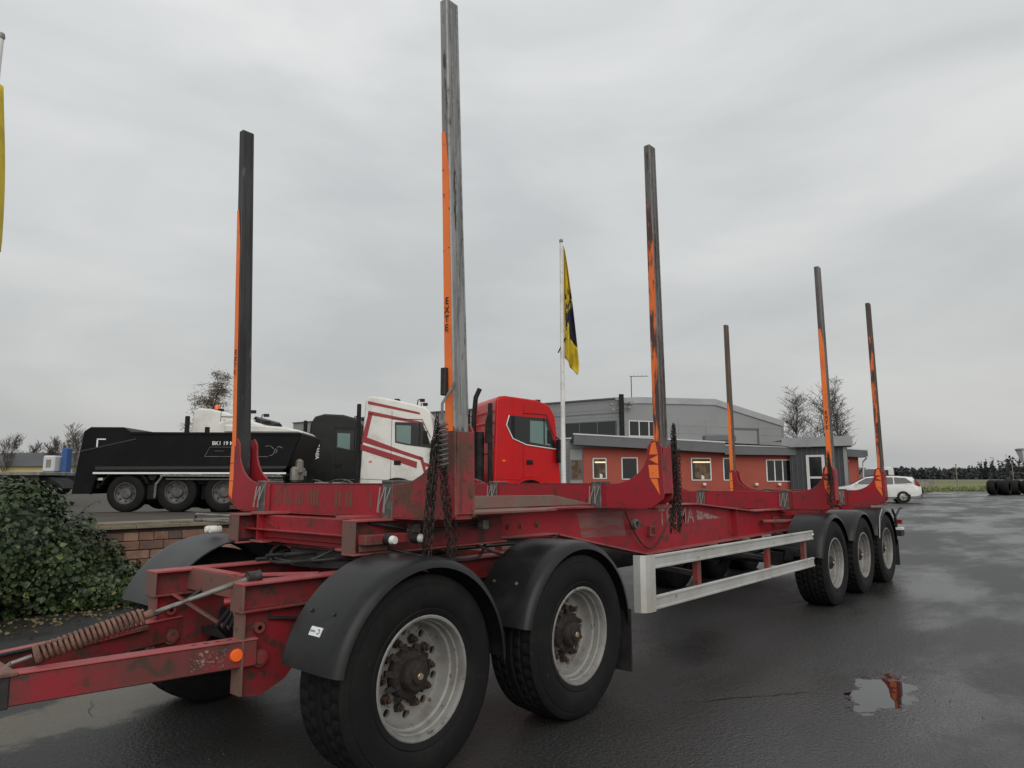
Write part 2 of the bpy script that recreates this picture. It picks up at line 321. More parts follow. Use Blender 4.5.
for i in range(5000):
    r = random.uniform(15, 75); Y = 66 + random.random()**2*26; z = slope(Y)+.03; h = random.uniform(.04,.15); a = random.uniform(0,pi); d = Vector((cos(a),sin(a),0))*random.uniform(.06,.2)
    p = W(r,Y,z); mb.add([p-d, p+d, p+Vector((random.uniform(-.1,.1),random.uniform(-.1,.1),h))], [(0,1,2)])
tag(mb.build('field_grass_tufts', M['grass']), 'rough green grass tufts along the edge of the field', 'grass', kind='stuff')
# ---- puddle in the tarmac and an old concrete patch
M['water'] = pm('puddle_water', (.012,.012,.013), rough=.015, spec=.5)
def blob(name, m, pts, z, n=6):
    q = []
    for i in range(len(pts)):
        a, b, c, d = (Vector(pts[(i+k) % len(pts)]) for k in (-1,0,1,2))
        for s in range(n):
            t = s/n; q.append(.5*((2*b)+(c-a)*t+(2*a-5*b+4*c-d)*t*t+(3*b-a-3*c+d)*t**3))
    q = [p + Vector((random.uniform(-.008,.008), random.uniform(-.008,.008))) for p in q]
    c = sum(q, Vector((0,0)))/len(q)
    vs = [(c.x,c.y,z)] + [(p.x,p.y,z) for p in q]; k = len(q)
    ar = sum(q[i].x*q[(i+1)%k].y-q[(i+1)%k].x*q[i].y for i in range(k))
    fs = [(0,i+1,(i+1)%k+1) if ar > 0 else (0,(i+1)%k+1,i+1) for i in range(k)]
    return tag(MB().add(vs, fs).build(name, m), kind='structure')
# cracks in the tarmac
M['crack'] = pm('tarmac_crack', (.008,.008,.008), rough=.5)
def crack(pts, w):
    rnd = random.Random(len(pts)*7+int(pts[0][0]*10)); q = []
    for (x0,y0),(x1,y1) in zip(pts[:-1],pts[1:]):
        n = max(2,int(math.hypot(x1-x0,y1-y0)/.07))
        for k in range(n): t = k/n; q.append((x0+(x1-x0)*t+rnd.gauss(0,.012), y0+(y1-y0)*t+rnd.gauss(0,.012)))
    vs = []; 
    for k,(x,y) in enumerate(q):
        a,b = q[max(k-1,0)], q[min(k+1,len(q)-1)]; d = Vector((b[0]-a[0],b[1]-a[1])).normalized(); ww = w*rnd.uniform(.2,1)*min(1,k*.3,(len(q)-1-k)*.3)
        vs += [(x-d.y*ww,y+d.x*ww,.004),(x+d.y*ww,y-d.x*ww,.004)]
    tag(MB().add(vs,[(2*k,2*k+1,2*k+3,2*k+2) for k in range(len(q)-1)]).build('tarmac_crack', M['crack']), kind='structure')
crack([(4.2,-1.55),(4.7,-1.9),(5.1,-2.2),(5.3,-2.40)], .008)
crack([(13.2,-1.8),(13.6,-3.2),(15.2,-4.1),(16.5,-6.0)], .010); crack([(1.42,1.15),(1.5,1.4),(1.62,1.75)], .007)

random.seed(404)
mb = MB()                                                                    # loose grit and crumbs on the tarmac
for i in range(2200):
    x = random.uniform(-.2,15); y = random.uniform(-3.9,5.2) if random.random() < .75 else random.uniform(-6,-2)
    if (x+.4)**2+(y+4)**2 < .9: continue
    q = random.uniform(.002,.0055)*(1.6 if random.random() < .05 else 1); a = random.uniform(0,6.3); P = [Vector((x+q*cos(a+k*2.1)*random.uniform(.7,1.4), y+q*sin(a+k*2.1)*random.uniform(.7,1.4), .001+slope(yc(x,y)))) for k in range(3)] + [Vector((x,y,.001+q*random.uniform(.7,1.3)+slope(yc(x,y))))]
    mb.add(P, [(0,1,3),(1,2,3),(2,0,3)])
tag(mb.build('loose_grit', pm('grit', (.10,.095,.085), (.05,.045,.04), 3, .45, .55, rough=.85)), 'loose grit and small stones scattered over the tarmac', 'grit', kind='stuff')

# ================================================================== LOG TRAILER
T = empty('log_trailer', (0,0,0), 0, 'red drawbar log trailer with eight tall stakes and five axles on the wet tarmac', 'trailer')
# ---- wheel template: axis along Y, outer face at -Y, origin in the middle of the tyre
def tyre_mesh():
    prof = [(.300,-.150),(.306,-.172),(.318,-.180),(.345,-.188),(.35,-.184),(.358,-.190),(.40,-.196),(.44,-.196),(.47,-.190),(.474,-.185),(.482,-.186),(.505,-.176),(.520,-.164)]
    tread = []; xs_ = [-.155,-.135,-.105,-.098,-.082,-.075,-.045,-.038,-.022,-.015]
    gro = {-.098,-.082,-.038,-.022}
    row = lambda x: 0 if x < -.09 else 1 if x < -.03 else 2
    full = [(r,o,None) for r,o in prof]
    tx = xs_ + [-x for x in xs_[::-1]]
    for x in tx: full.append((.531-.10*x*x*4, x, x))
    full += [(r,-o,None) for r,o in prof[::-1]]
    n = 168; vs = []; m = len(full)
    for i in range(n):
        t = 2*pi*i/n
        for r, o, x in full:
            rr = r
            if x is not None:
                rw = row(-abs(x)); ph = (i + rw*2 + (1 if x > 0 else 0)) % 4
                if abs(x) in (.098,.082,.038,.022): rr -= .012
                elif ph == 0 and rw != 2: rr -= .013
            vs.append((rr*cos(t), o, rr*sin(t)))
    fs = [(i*m+k, i*m+k+1, ((i+1)%n)*m+k+1, ((i+1)%n)*m+k) for i in range(n) for k in range(m-1)]
    return MB().add(vs, fs, True).mesh('tyre', M['rubber'])
TYRE = tyre_mesh()
def rim_mesh():
    mb = MB()
    mb.lathe([(.296,-.135),(.300,-.165),(.312,-.172),(.314,-.178),(.308,-.182),(.297,-.180),(.291,-.168),(.288,-.138),(.279,-.132),(.276,-.096),(.264,-.088),(.257,-.05),(.252,-.032),(.246,-.022),(.243,-.018)], 48)
    # disc with ten round hand holes
    n = 10; k = 16; rh, r0, r1 = .0215, .188, .243; y = -.018; vs = []; fs = []
    for i in range(n):
        a0 = 2*pi*(i-.5)/n; a1 = 2*pi*(i+.5)/n; ac = 2*pi*i/n; bnd = []
        for s in range(k):
            ang = 2*pi*s/k; cx_, cy_ = cos(ang), sin(ang); q = max(abs(cx_), abs(cy_)); ux, uy = cx_/q, cy_/q
            r = (r0+r1)/2 + ux*(r1-r0)/2; th = ac + uy*(a1-a0)/2; bnd.append((r*cos(th), y, r*sin(th)))
        hole = [((.2165+rh*cos(2*pi*s/k))*cos(ac) - rh*sin(2*pi*s/k)*sin(ac), y, (.2165+rh*cos(2*pi*s/k))*sin(ac) + rh*sin(2*pi*s/k)*cos(ac)) for s in range(k)]
        back = [(p[0], y+.02, p[2]) for p in hole]
        o = len(vs); vs += bnd + hole + back
        for s in range(k):
            e = (s+1) % k; fs += [(o+s, o+k+s, o+k+e, o+e), (o+k+s, o+2*k+s, o+2*k+e, o+k+e)]
    mb.add(vs, fs, False)
    mb.lathe([(.188,-.018),(.135,-.018),(.13,-.03)], 40)
    return mb.mesh('rim', M['rim'])
RIM = rim_mesh()
HUB = MB().lathe([(.30,.12),(.27,.05),(.252,.012),(.12,.012),(.128,-.02),(.128,-.062),(.118,-.075),(.085,-.08),(.08,-.115),(.072,-.128),(.045,-.132),(.04,-.145),(.0,-.147)], 28)
for i in range(10):                                                          # flange bosses
    a = 2*pi*i/10+.1; HUB.bar((.09*cos(a),-.066,.09*sin(a)), (.15*cos(a),-.036,.15*sin(a)), .034, .03)
HUB = HUB.mesh('wheel', M['hub'])
NUT = MB().lathe([(.0,-.062),(.012,-.062),(.013,-.045),(.019,-.044),(.0195,-.020),(.026,-.0195),(.026,-.012)], 6, smooth=False).mesh('wheel_nut', M['nut'])
CAP = MB().lathe([(.0,-.155),(.016,-.155),(.019,-.15),(.019,-.14)], 8, smooth=False).mesh('hub_cap', M['brass'])
def wheel(x, y, z, near=True, spin=0., parent=T, detail=True, s=1.0):
    h = link('wheel', HUB, parent, (x,y,z)); h.rotation_euler = (0, spin, 0 if near else pi); h.scale = (s,s,s)
    link('tyre', TYRE, h); link('rim', RIM, h)
    if detail:
        link('hub_cap', CAP, h)
        for i in range(10):
            a = 2*pi*(i+.5)/10; n = link('wheel_nut', NUT, h, (.172*cos(a), 0, .172*sin(a))); n.scale = (1.15,1.05,1.15)
    return h
R0 = .527; YW = 1.082
AX_F = (2.163, 3.53); AX_R = (9.13, 10.44, 11.75)
for i, x in enumerate(AX_F):
    wheel(x, -YW + (.03 if i == 0 else 0), R0, True, .25 + i); wheel(x, YW, R0, False, .7*i, detail=False)
for i, x in enumerate(AX_R):
    wheel(x, -YW, R0, True, .5*i+.2); wheel(x, YW, R0, False, .3*i, detail=False)
for x in AX_F + AX_R:
    MB().tube([(x,-.95,R0),(x,.95,R0)], .062, 12).box(x-.08,x+.08,-.62,-.40,R0-.08,R0+.09).box(x-.08,x+.08,.40,.62,R0-.08,R0+.09).build('axle', M['blackmetal'], T)
    for y in (-.33,.33):
        MB().lathe([(.0,-.1),(.07,-.1),(.085,-.07),(.085,.05),(.07,.08),(.0,.08)], 16, (x-.2,y,R0+.16), ax='x').build('brake_chamber', M['blackmetal'], T)
    for y in (-.72,.72):
        MB().lathe([(.0,-.13),(.10,-.13),(.125,-.08),(.11,-.02),(.125,.05),(.10,.13),(.0,.13)], 18, (x+.22,y*.68,.74), ax='z').build('air_bag', M['rubber'], T)

# ---- plastic mudguards
def fender(x, near, a0, a1, R=.612, y0=.84, y1=1.288, name='mudguard', m='fender', lip=True, flap=None):
    s = -1 if near else 1; n = 30; t = .009; c = (x, 0, R0)
    prof = [(R,s*y0),(R+.006,s*(y0+.1)),(R+.008,s*(y1-.10)),(R-.002,s*(y1-.035)),(R-.022,s*(y1-.008)),(R-.05,s*y1)]
    inner = [(R-.05,s*(y1-t)),(R-.025,s*(y1-.018)),(R-.012,s*(y1-.04)),(R-.004,s*(y1-.10)),(R-.004,s*(y0+.1)),(R-t,s*y0)]
    mb = MB().lathe(prof+inner, n, c, radians(a0), radians(a1), closed=True)
    o = mb.build(name, M[m], T, fix=True)
    return o
def bolts(parent, pts, m='steel', r=.008):
    for p in pts: MB().lathe([(.0,-.006),(r,-.005),(r*1.2,.006)], 8, p, ax='y').build('bolt', M[m], parent)
f1 = fender(AX_F[0], True, 0, 169); f2 = fender(AX_F[1], True, 0, 168)
fender(AX_F[0], False, 14, 160, R=.62, y0=.62, m='fendergrey'); fender(AX_F[1], False, 8, 160, y0=.62)
def arc_pt(x, R, deg, y): return (x+R*cos(radians(deg)), y, R0+R*sin(radians(deg)))
for fd, x in ((f1,AX_F[0]),(f2,AX_F[1])):
    for y in (-.93,-1.12):
        for deg in (143,):
            p = Vector(arc_pt(x,.616,deg,y)); q = Vector(arc_pt(x,.626,deg,y)); MB().tube([p,q], .011, 8).build('bolt', M['blackmetal' if x < 3 else 'steel'], fd)
# sticker on the front mudguard
a = radians(152); cc = Vector((AX_F[0],-1.05,R0)); nrm = Vector((cos(a),0,sin(a))); tng = Vector((sin(a),0,-cos(a)))
p = cc + nrm*.6235; w_ = Vector((0,-.045,0)); h_ = tng*.022
st_ = MB().add([p-w_-h_, p+w_-h_, p+w_+h_, p-w_+h_, p-w_-h_-nrm*.01, p+w_-h_-nrm*.01, p+w_+h_-nrm*.01, p-w_+h_-nrm*.01], [(0,1,2,3),(4,7,6,5),(0,4,5,1),(1,5,6,2),(2,6,7,3),(3,7,4,0)]).build('sticker', M['sticker'], f1, fix=True)
mb = MB(); q = p + nrm*.0012
for i in range(5): c0 = q + Vector((0,.034,0)) - Vector((0,.008*i,0)) ; mb.add([c0-h_*.25, c0-h_*.25+Vector((0,.005,0)), c0+h_*.2+Vector((0,.005,0)), c0+h_*.2], [(0,1,2,3)])
c0 = q - Vector((0,.024,0))
for i in range(7):
    b0 = .7 + i*.7; b1 = b0+.7
    P = lambda r, b: c0 + Vector((0,r*cos(b),0)) + tng*r*sin(b)
    mb.add([P(.008,b0),P(.013,b0),P(.013,b1),P(.008,b1)], [(0,1,2,3)])
mb.build('sticker_print', M['blueink'], st_)
MB().box(AX_F[1]+.60,AX_F[1]+.612,-1.28,-.86,.18,.62).build('mud_flap', M['blackmetal'], T)
# rear triple mudguards: three arches meeting in valleys, a long skirt in front
for i, x in enumerate(AX_R):
    fr = fender(x, True, 2 if i == 2 else 22, 158 if i else 170, R=.615); fender(x, False, 22, 158, R=.615)
    if i == 0:
        for y in (-.93,-1.15):
            p = Vector(arc_pt(x,.62,143 if y < -1 else 147,y)); q = p + Vector((-.015,0,.008)); MB().tube([p,q], .016, 8).build('bolt', M['white'], fr)
MB().tube([(11.20,-1.291,.72),(11.28,-1.292,1.02),(11.45,-1.292,1.14)], .008, 6).build('edge_trim', M['wire'], T)
MB().box(AX_R[2]+.64,AX_R[2]+.652,-1.28,-.86,.22,.62).build('mud_flap', M['blackmetal'], T)

# ---- bunks with stakes
def ear(s, zt, zb, sq=False):                                                          # polygon (y,z) of one end's gusset plate
    yo = 1.315 if s > 0 else 1.262; pts = [(.70,zb)] + ([(yo-.03,zb),(yo-.004,zb+.015),(yo,zb+.03)] if sq else [(1.14,zb),(yo-.01,zb+.075),(yo,zb+.12)]) + [(yo-.012,zt+.30),(yo-.035,zt+.345),(yo-.10,zt+.36),(yo-.145,zt+.31)]
    for k in range(8):
        t = k/7; a = pi/2*t; pts.append((yo-.15-.36*(1-cos(a)) , zt+.26-.26*sin(a)))
    pts.append((.70,zt)); return [(s*y,z) for y,z in pts]
def bunk(x, zt, zb, dx, tapes, dark, idx):
    b = MB().box(x-.065,x+.065,-.93,.93,zb,zt).box(x-.08,x+.08,-1.1,1.1,zb-.008,zb).box(x-.07,x+.07,-.86,.86,zt,zt+.006).build('bunk_beam', M['red'], T, bevel=.004)
    for s in (-1,1):
        dn = .053 if s < 0 else 0
        for e in (-1,1):
            MB().prism(ear(s,zt,zb,idx == 0 and s < 0), 'x', x+e*.066, x+e*.08).build('gusset_plate', M['redrust' if idx == 0 and s < 0 else 'red'], T, bevel=.003, fix=True)
        MB().box(x-.066,x+.066,*sorted((s*(1.302-dn),s*(1.313-dn))),zb+(.03 if idx == 0 and s < 0 else .12),zt+.30).build('sleeve_cap', M['redrust' if idx == 0 and s < 0 else 'red'], T, bevel=.003)
        MB().box(x-.066,x+.066,*sorted((s*.92,s*(1.30-dn))),zb+.004,zb+.03).build('sleeve_floor', M['redrust'], T)
        # stake
        ztp = 4.474; y = s*(1.258-dn)
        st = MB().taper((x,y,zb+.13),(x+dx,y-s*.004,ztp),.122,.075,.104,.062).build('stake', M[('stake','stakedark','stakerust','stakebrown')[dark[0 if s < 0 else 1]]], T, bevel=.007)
        # ribs along the stake's side
        for xo in (-.018,.03):
            yy = y - .0355 if True else y
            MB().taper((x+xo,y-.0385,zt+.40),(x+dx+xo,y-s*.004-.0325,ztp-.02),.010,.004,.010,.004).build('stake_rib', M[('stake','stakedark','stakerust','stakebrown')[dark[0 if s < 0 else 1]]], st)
        tz, worn = tapes[0 if s < 0 else 1]
        z0 = zt+.30
        def xf(z): t = (z-(zb+.04))/(ztp-zb-.04); return x + dx*t - (.122+(.104-.122)*t)/2 - .003
        def hw(z): t = (z-(zb+.04))/(ztp-zb-.04); return (.075+(.062-.075)*t)/2*.86
        y2 = y
        vs = []; nseg = 7
        for k in range(nseg+1):
            z = z0 + (tz-z0)*k/nseg; h = hw(z); 
            vs += [(xf(z), y2+h, z), (xf(z), y2-h*(.1 if (k == nseg) else 1), z)]
        fs = [(2*k, 2*k+1, 2*k+3, 2*k+2) for k in range(nseg)]
        vb = [(v_[0]+.002,v_[1],v_[2]) for v_ in vs]; n_ = len(vs)
        fs2 = [tuple(i+n_ for i in f_[::-1]) for f_ in fs]
        tp = MB().add(vs+vb, fs+fs2).build('orange_tape', M['orangeworn' if worn else 'orange'], st)
        # tape pieces continued down the gusset's front plate
        xp = x - .0815
        if s > 0 or idx > 0:
            off = -.031 if s < 0 else 0
            P = [[(1.235,zt+.04),(1.255,zt-.09),(1.17,zt+.04)],[(1.25,zt+.047),(1.165,zt+.047),(1.155,zt+.155),(1.245,zt+.155)],[(1.245,zt+.162),(1.165,zt+.20),(1.245,zt+.235)],[(1.245,zt+.242),(1.165,zt+.242),(1.19,zt+.335),(1.225,zt+.345)]] if s < 0 else \
                [[(1.25,zb+.08),(1.30,zb+.12),(1.30,zt+.02),(1.24,zt+.02)],[(1.24,zt+.026),(1.30,zt+.026),(1.30,zt+.16),(1.245,zt+.16)],[(1.245,zt+.166),(1.30,zt+.166),(1.298,zt+.30),(1.25,zt+.32)]]
            for pl in P: MB().prism([(s*(a_+off),b_) for a_,b_ in pl], 'x', xp, x-.0795).build('orange_tape', M['orange'], st, fix=True)
        if idx in (0,2) or (idx == 3 and s < 0) or (idx == 0):
            tzc = 2.50 if idx == 0 else 2.36
            o = text_obj('tape_lettering', 'E\nX\nT\nE', .058 if idx == 0 else .07, M['ink'], tp, (xf(tzc+.1)-.0035, y2, tzc), (pi/2,0,-pi/2), line=.92, depth=.0006)
    # strap brackets clipped to the beam
    for y in ((-.67,.80,) if idx == 0 else (-.60,.62)):
        k = MB().box(x-.083,x-.0655,y-.048,y+.048,zb-.012,zt+.02).box(x-.09,x+.07,y-.05,y+.05,zt+.0065,zt+.024).build('strap_bracket', M['pad'], T, bevel=.004)
        for yy in (-.026,.030):
            p0 = Vector((x-.088,y+yy-.022,zb+.03)); 
            MB().tube([(x-.09,y+yy-.015,zt-.02),(x-.115,y+yy+.01,zb+.075),(x-.115,y+yy+.012,zb+.03),(x-.11,y+yy+.028,zb+.03),(x-.09,y+yy+.03,zt-.02)], .0042, 6).build('wire_loop', M['wire'], k)
    return b
B = [(2.425,1.525,1.325,-.125), (4.80,1.525,1.325,-.045), (9.37,1.41,1.185,-.045), (11.95,1.41,1.185,-.045)]
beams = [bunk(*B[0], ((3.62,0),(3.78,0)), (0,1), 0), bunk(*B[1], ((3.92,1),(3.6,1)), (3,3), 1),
         bunk(*B[2], ((3.60,0),(3.4,1)), (3,3), 2), bunk(*B[3], ((3.9,1),(3.0,0)), (2,2), 3)]
# rust-ghosted lettering on the front bunk's face
mb = MB(); random.seed(5)
for y0, y1, k in ((.62,.08,15),(-.10,-.30,5),(-.47,-.51,1)):
    for i in range(k):
        y = y0 + (y1-y0)*(i+.5)/k; w_ = abs(y1-y0)/k*.36
        if random.random() < .12: continue
        h = random.uniform(.09,.12); MB().prism([(y-w_,1.375+random.uniform(0,.01)),(y+w_,1.375),(y+w_,1.375+h),(y-w_,1.375+h)], 'x', 2.425-.0665, 2.425-.0655).build('rust_mark', M['decalrust'], beams[0], fix=True)
# low upstand and wing plate behind the front bunk
MB().prism([(2.50,1.355),(4.58,1.352),(4.52,1.362),(4.02,1.437),(2.50,1.447)], 'y', -.665, -.650).build('wing_plate', M['dust'], T, bevel=.003, fix=True)
MB().prism([(2.50,1.355),(4.58,1.352),(4.02,1.437),(2.50,1.447)], 'y', .650, .665).build('wing_plate', M['dust'], T, bevel=.003, fix=True)
MB().box(2.52,3.6,-1.02,-.67,1.335,1.352).build('deck_plate', M['reddirt'], T, bevel=.003)

# ---- main frame: two I girders, deep in the middle
bot = [(2.15,1.140),(3.35,1.145),(4.15,1.135),(4.75,1.02),(5.60,.865),(8.2,.885),(10.3,.905),(12.65,.93)]
top = [(2.15,1.318),(4.9,1.318),(6.7,1.30),(8.25,1.178),(9.1,1.172),(12.65,1.172)]
for s in (-1,1):
    g = MB().prism(bot + top[::-1], 'y', s*.506, s*.494).build('main_girder', M['red'], T, fix=True)
    MB().band(top, 'y', s*.505-.085, s*.505+.085, .014).build('top_flange', M['flange'], g, fix=True)
    MB().band([(x,z-.014) for x,z in bot], 'y', s*.505-.085, s*.505+.085, .014).build('bottom_flange', M['flange'], g, fix=True)
    for x in (7.75,9.8,11.1,12.3):
        zb_ = .87+.012*(x-5.5); zt_ = 1.165 if x > 8 else 1.29 if x < 6.8 else 1.25
        MB().box(x-.006,x+.006,*sorted((s*.508,s*.575)),zb_+.012,zt_-.006).build('stiffener', M['red'], g)
    if s < 0:
        # round pipe end, tie rings, faded decal lettering
        MB().lathe([(.028,.0),(.028,-.05),(.046,-.05),(.050,-.04),(.050,.01)], 18, (5.47,-.507,1.145), ax='y').build('pipe_end', M['steel'], g)
        for xx, zz in ((5.78,1.06),(9.05,1.03)):
            q = MB().tube([(xx-.05,-.54,zz-.04),(xx+.05,-.54,zz-.04),(xx+.05,-.54,zz+.04),(xx-.05,-.54,zz+.04),(xx-.05,-.54,zz-.04)], .012, 6).build('tie_ring', M['redrust'], g)
        text_obj('faded_lettering', 'TREMA', .24, M['decal'], g, (6.36,-.5075,1.18), (pi/2,0,0), spacing=1.05, depth=.0008)
        MB().prism([(6.82,1.13),(6.82,1.235),(7.46,1.125)], 'y', -.5085, -.5065).build('faded_arrow', M['decal'], g, fix=True)
        MB().prism([(4.62,1.06),(4.55,1.27),(5.28,1.27),(5.34,1.04)], 'y', -.5080, -.5065).build('faded_panel', M['panelfade'], g, fix=True)
        for x in (5.62,7.0,7.9,9.0):
            MB().box(x-.05,x+.05,-.64,-.50,.872+.012*(x-5.5)-.06,.872+.012*(x-5.5)-.025).tube([(x,-.63,.84+.012*(x-5.5)-.02),(x,-.66,.84+.012*(x-5.5)-.02)], .014, 6).build('clamp', M['steel'], g)
        MB().tube([(8.55,-.56,1.04),(9.3,-1.0,1.035)], .028, 10).build('side_tube', M['redrust'], T)
        MB().lathe([(.0,-.02),(.028,-.02),(.03,.02)], 12, (9.32,-1.02,1.035)).build('side_lamp', M['white'], T)
# hanging loop of cable on the girder's side
MB().tube([(5.27+.95*t, -.545, 1.27-.40*sin(pi*min(1,max(0,t)))*(1-.15*t)) for t in [i/16 for i in range(17)]], .007, 6).build('air_hose', M['blackmetal'], T)
for x, zt_, zb_ in ((2.25,1.31,1.16),(3.3,1.30,1.14),(4.8,1.30,1.02),(6.2,1.26,.95),(7.6,1.15,.93),(9.0,1.15,.95),(10.4,1.15,.96),(12.6,1.16,.95)):
    MB().box(x-.05,x+.05,-.494,.494,zb_,zt_).build('cross_member', M['red'], T, bevel=.004)
# bunk supports on the girders and outriggers
for x, zt_, zb_, _ in B:
    for s in (-1,1):
        MB().box(x-.12,x+.12,*sorted((s*.42,s*.60)),(zb_-.010-.03) if x > 8 else 1.318,zb_-.009).build('bunk_seat', M['redrust'], T)
for s in (-1,1):
    MB().box(9.0,12.5,s*.505-.05,s*.505+.05,1.1865,1.192).build('seat_rail', M['redrust'], T)
MB().box(9.3,9.44,-1.0,1.0,1.10,1.17).box(11.88,12.02,-1.0,1.0,1.10,1.17).build('outrigger', M['red'], T)
for x in (3.5,3.65,3.8,4.0,8.6,8.75,9.9,10.05):
    MB().lathe([(.0,-.018),(.014,-.018),(.015,-.004),(.024,-.004),(.024,.0)], 6, (x,-.507,1.20 if x < 8 else 1.05), smooth=False).build('bolt', M['redrust'], T)
# air tanks, battery of pipes and boxes under the frame
for y, x in ((.15,6.2),(-.15,7.4),(.25,8.0)):
    MB().lathe([(.0,-.42),(.09,-.40),(.125,-.34),(.125,.34),(.09,.40),(.0,.42)], 20, (x,y,.74), ax='x').build('air_tank', M['blackmetal'], T)
MB().box(5.5,6.0,.2,.7,.55,.84).build('valve_box', M['blackmetal'], T, bevel=.01)
for k, (y, z) in enumerate(((-.2,.93),(-.12,.97),(.1,.95),(.22,.92))):
    MB().tube([(2.0+.0*k,y,z+.12),(4,y,z+.1),(6,y+.04,z),(9,y-.03,z+.02),(12.2,y,z)], .014, 6).build('air_hose', M['blackmetal'], T)

# ---- aluminium side guard
def guard(y):
    s = -1 if y < 0 else 1
    for z0 in (.862,.548):
        x0 = 4.56; q = MB().box(x0,8.39,y-.012,y+.012,z0,z0+.104)
        for dz in (.0,.084): q.box(x0,8.39,*sorted((y+s*.0125,y+s*.022)),z0+dz,z0+dz+.020)
        q.build('guard_rail', M['alu'], T, bevel=.003)
    pr = [(4.415,y-s*.075),(4.425,y-s*.02),(4.455,y+s*.012),(4.50,y+s*.026),(4.575,y+s*.028),(4.575,y+s*.016),(4.505,y+s*.014),(4.465,y-s*.0),(4.44,y-s*.026),(4.43,y-s*.075)]
    MB().prism(pr, 'z', .54, .972).build('guard_end', M['alu'], T, fix=True)
    for x in (5.42,7.05,8.18):
        MB().box(x-.035,x+.035,*sorted((y-s*.014,y-s*.06)),.55,.955).build('guard_post', M['redrust'], T)
        MB().bar((x,y-s*.06,.74),(x,s*.5,.80),.04,.04).build('guard_stay', M['blackmetal'], T)
guard(-1.215); guard(1.215)
MB().box(8.15,8.21,-1.205,-1.185,.64,.87).build('guard_bracket', M['brown'], T)

# ---- dolly: beams, hangers, turntable, upper frame, drawbar
for s in (-1,1):
    y = s*.45; x0 = 1.52 if s < 0 else 1.44
    d = MB().box(x0+.012,4.0,y-.006,y+.006,.862,.988).build('dolly_beam', M['reddolly'], T)
    MB().box(x0,4.0,y-.065,y+.065,.988,1.002).build('top_flange', M['flange'], d, bevel=.003)
    MB().box(x0+.012,4.0,y-.065,y+.065,.848,.862).build('bottom_flange', M['reddolly'], d, bevel=.003)
    MB().box(x0,x0+.012,y-.066,y+.066,.850,.987).build('end_plate', M['brown'], d, bevel=.002)
    # deep side plate hanging below with gusset and drawbar hinge
    h = MB().prism([(x0+.03,.848),(x0+.03,.42),(x0+.16,.40),(x0+.30,.46),(x0+.62,.80),(x0+.66,.848)], 'y', y-.012, y+.002).build('hanger_plate', M['reddolly'], T, fix=True)
    MB().box(x0+.018,x0+.030,y-.05,y+.05,.43,.847).build('hanger_flange', M['reddirt'], h)
    MB().lathe([(.012,-.03),(.03,-.03),(.03,.0),(.012,.0)], 14, (x0+.12,y-.012,.76)).build('boss', M['redrust'], h)
    MB().lathe([(.0,-.04),(.028,-.04),(.03,-.03),(.045,-.03),(.045,.0)], 14, (x0+.13,y-.012,.60)).build('hinge_pin', M['redrust'], h)
    for i in range(3):
        MB().prism([(x0+.8+i*.9,.848),(x0+.8+i*.9,.55),(x0+.95+i*.9,.55),(x0+1.1+i*.9,.848)], 'y', y-.01, y+.01).build('hanger_bracket', M['redrust'], T, fix=True)
MB().prism([(1.66,.995),(1.66,.875),(1.672,.875),(1.672,.995)], 'y', -.44, .44).build('front_cross_plate', M['brown'], T, fix=True)
MB().bar((1.70,.39,1.0),(1.70,-.12,1.0),.07,.012).bar((1.70,-.12,1.0),(2.05,-.41,1.0),.07,.012).build('cross_flange', M['flange'], T)
MB().bar((1.56,.40,.86),(2.0,.12,.50),.05,.016).build('diagonal_brace', M['reddirt'], T)
for x in (2.6,3.9): MB().box(x-.05,x+.05,-.44,.44,.87,.98).build('dolly_cross_member', M['redrust'], T)
MB().box(1.75,2.7,-.40,.40,.60,.64).build('belly_plate', M['blackmetal'], T)
# coupling valve in the gap between the beams
cv = MB().box(1.70,1.73,-.30,-.16,.84,.93).box(1.60,1.73,-.31,-.295,.80,.93).build('valve_bracket', M['redrust'], T)
MB().tube([(1.62,-.24,.845),(1.70,-.24,.845)], .035, 12).box(1.60,1.72,-.33,-.27,.80,.83).build('brake_valve', M['steel'], T)
MB().tube([(1.60,-.16,.86),(1.64,-.18,.86)], .025, 10).build('red_knob', M['redlamp'], T)
for k in range(3):
    MB().tube([(1.64,-.26+.05*k,.82),(1.62,-.2+.07*k,.72),(1.75,-.1+.08*k,.62),(2.3,-.05+.06*k,.66),(3,0,.75)], .012, 6).build('air_hose', M['blackmetal'], T)
for k, pts in enumerate(([(2.30,-.30,1.14),(2.12,-.18,1.05),(2.05,.1,1.03),(2.2,.3,1.06),(2.5,.36,1.10)], [(2.35,.42,1.14),(2.15,.30,1.07),(2.08,.0,1.04),(2.2,-.3,1.06),(2.5,-.44,1.10)], [(2.3,-.72,1.15),(2.6,-.86,1.07),(3.0,-.80,1.04),(3.3,-.6,1.1)], [(2.2,-.68,1.30),(2.6,-.74,1.24),(3.1,-.70,1.26),(3.4,-.62,1.2)], [(1.7,-.47,.80),(2.2,-.50,.74),(2.9,-.50,.76)], [(3.1,-.62,1.13),(3.4,-.75,1.02),(3.9,-.66,1.06),(4.2,-.58,1.12)])) :
    MB().tube(smooth_path(pts), .010, 7).build('air_hose', M['blackmetal'], T)
for x, y, z in ((2.5,-.74,1.25),(3.15,-.72,1.25),(3.4,-.78,1.03)):
    MB().box(x-.03,x+.03,y-.025,y+.025,z-.03,z+.03).tube([(x-.05,y,z),(x+.05,y,z)], .014, 6).build('hose_coupling', M['steel'], T)
MB().lathe([(.0,-.10),(.05,-.10),(.06,-.07),(.06,.07),(.05,.10),(.0,.10)], 14, (3.05,-.57,1.22), ax='x').build('valve_body', M['blackmetal'], T)
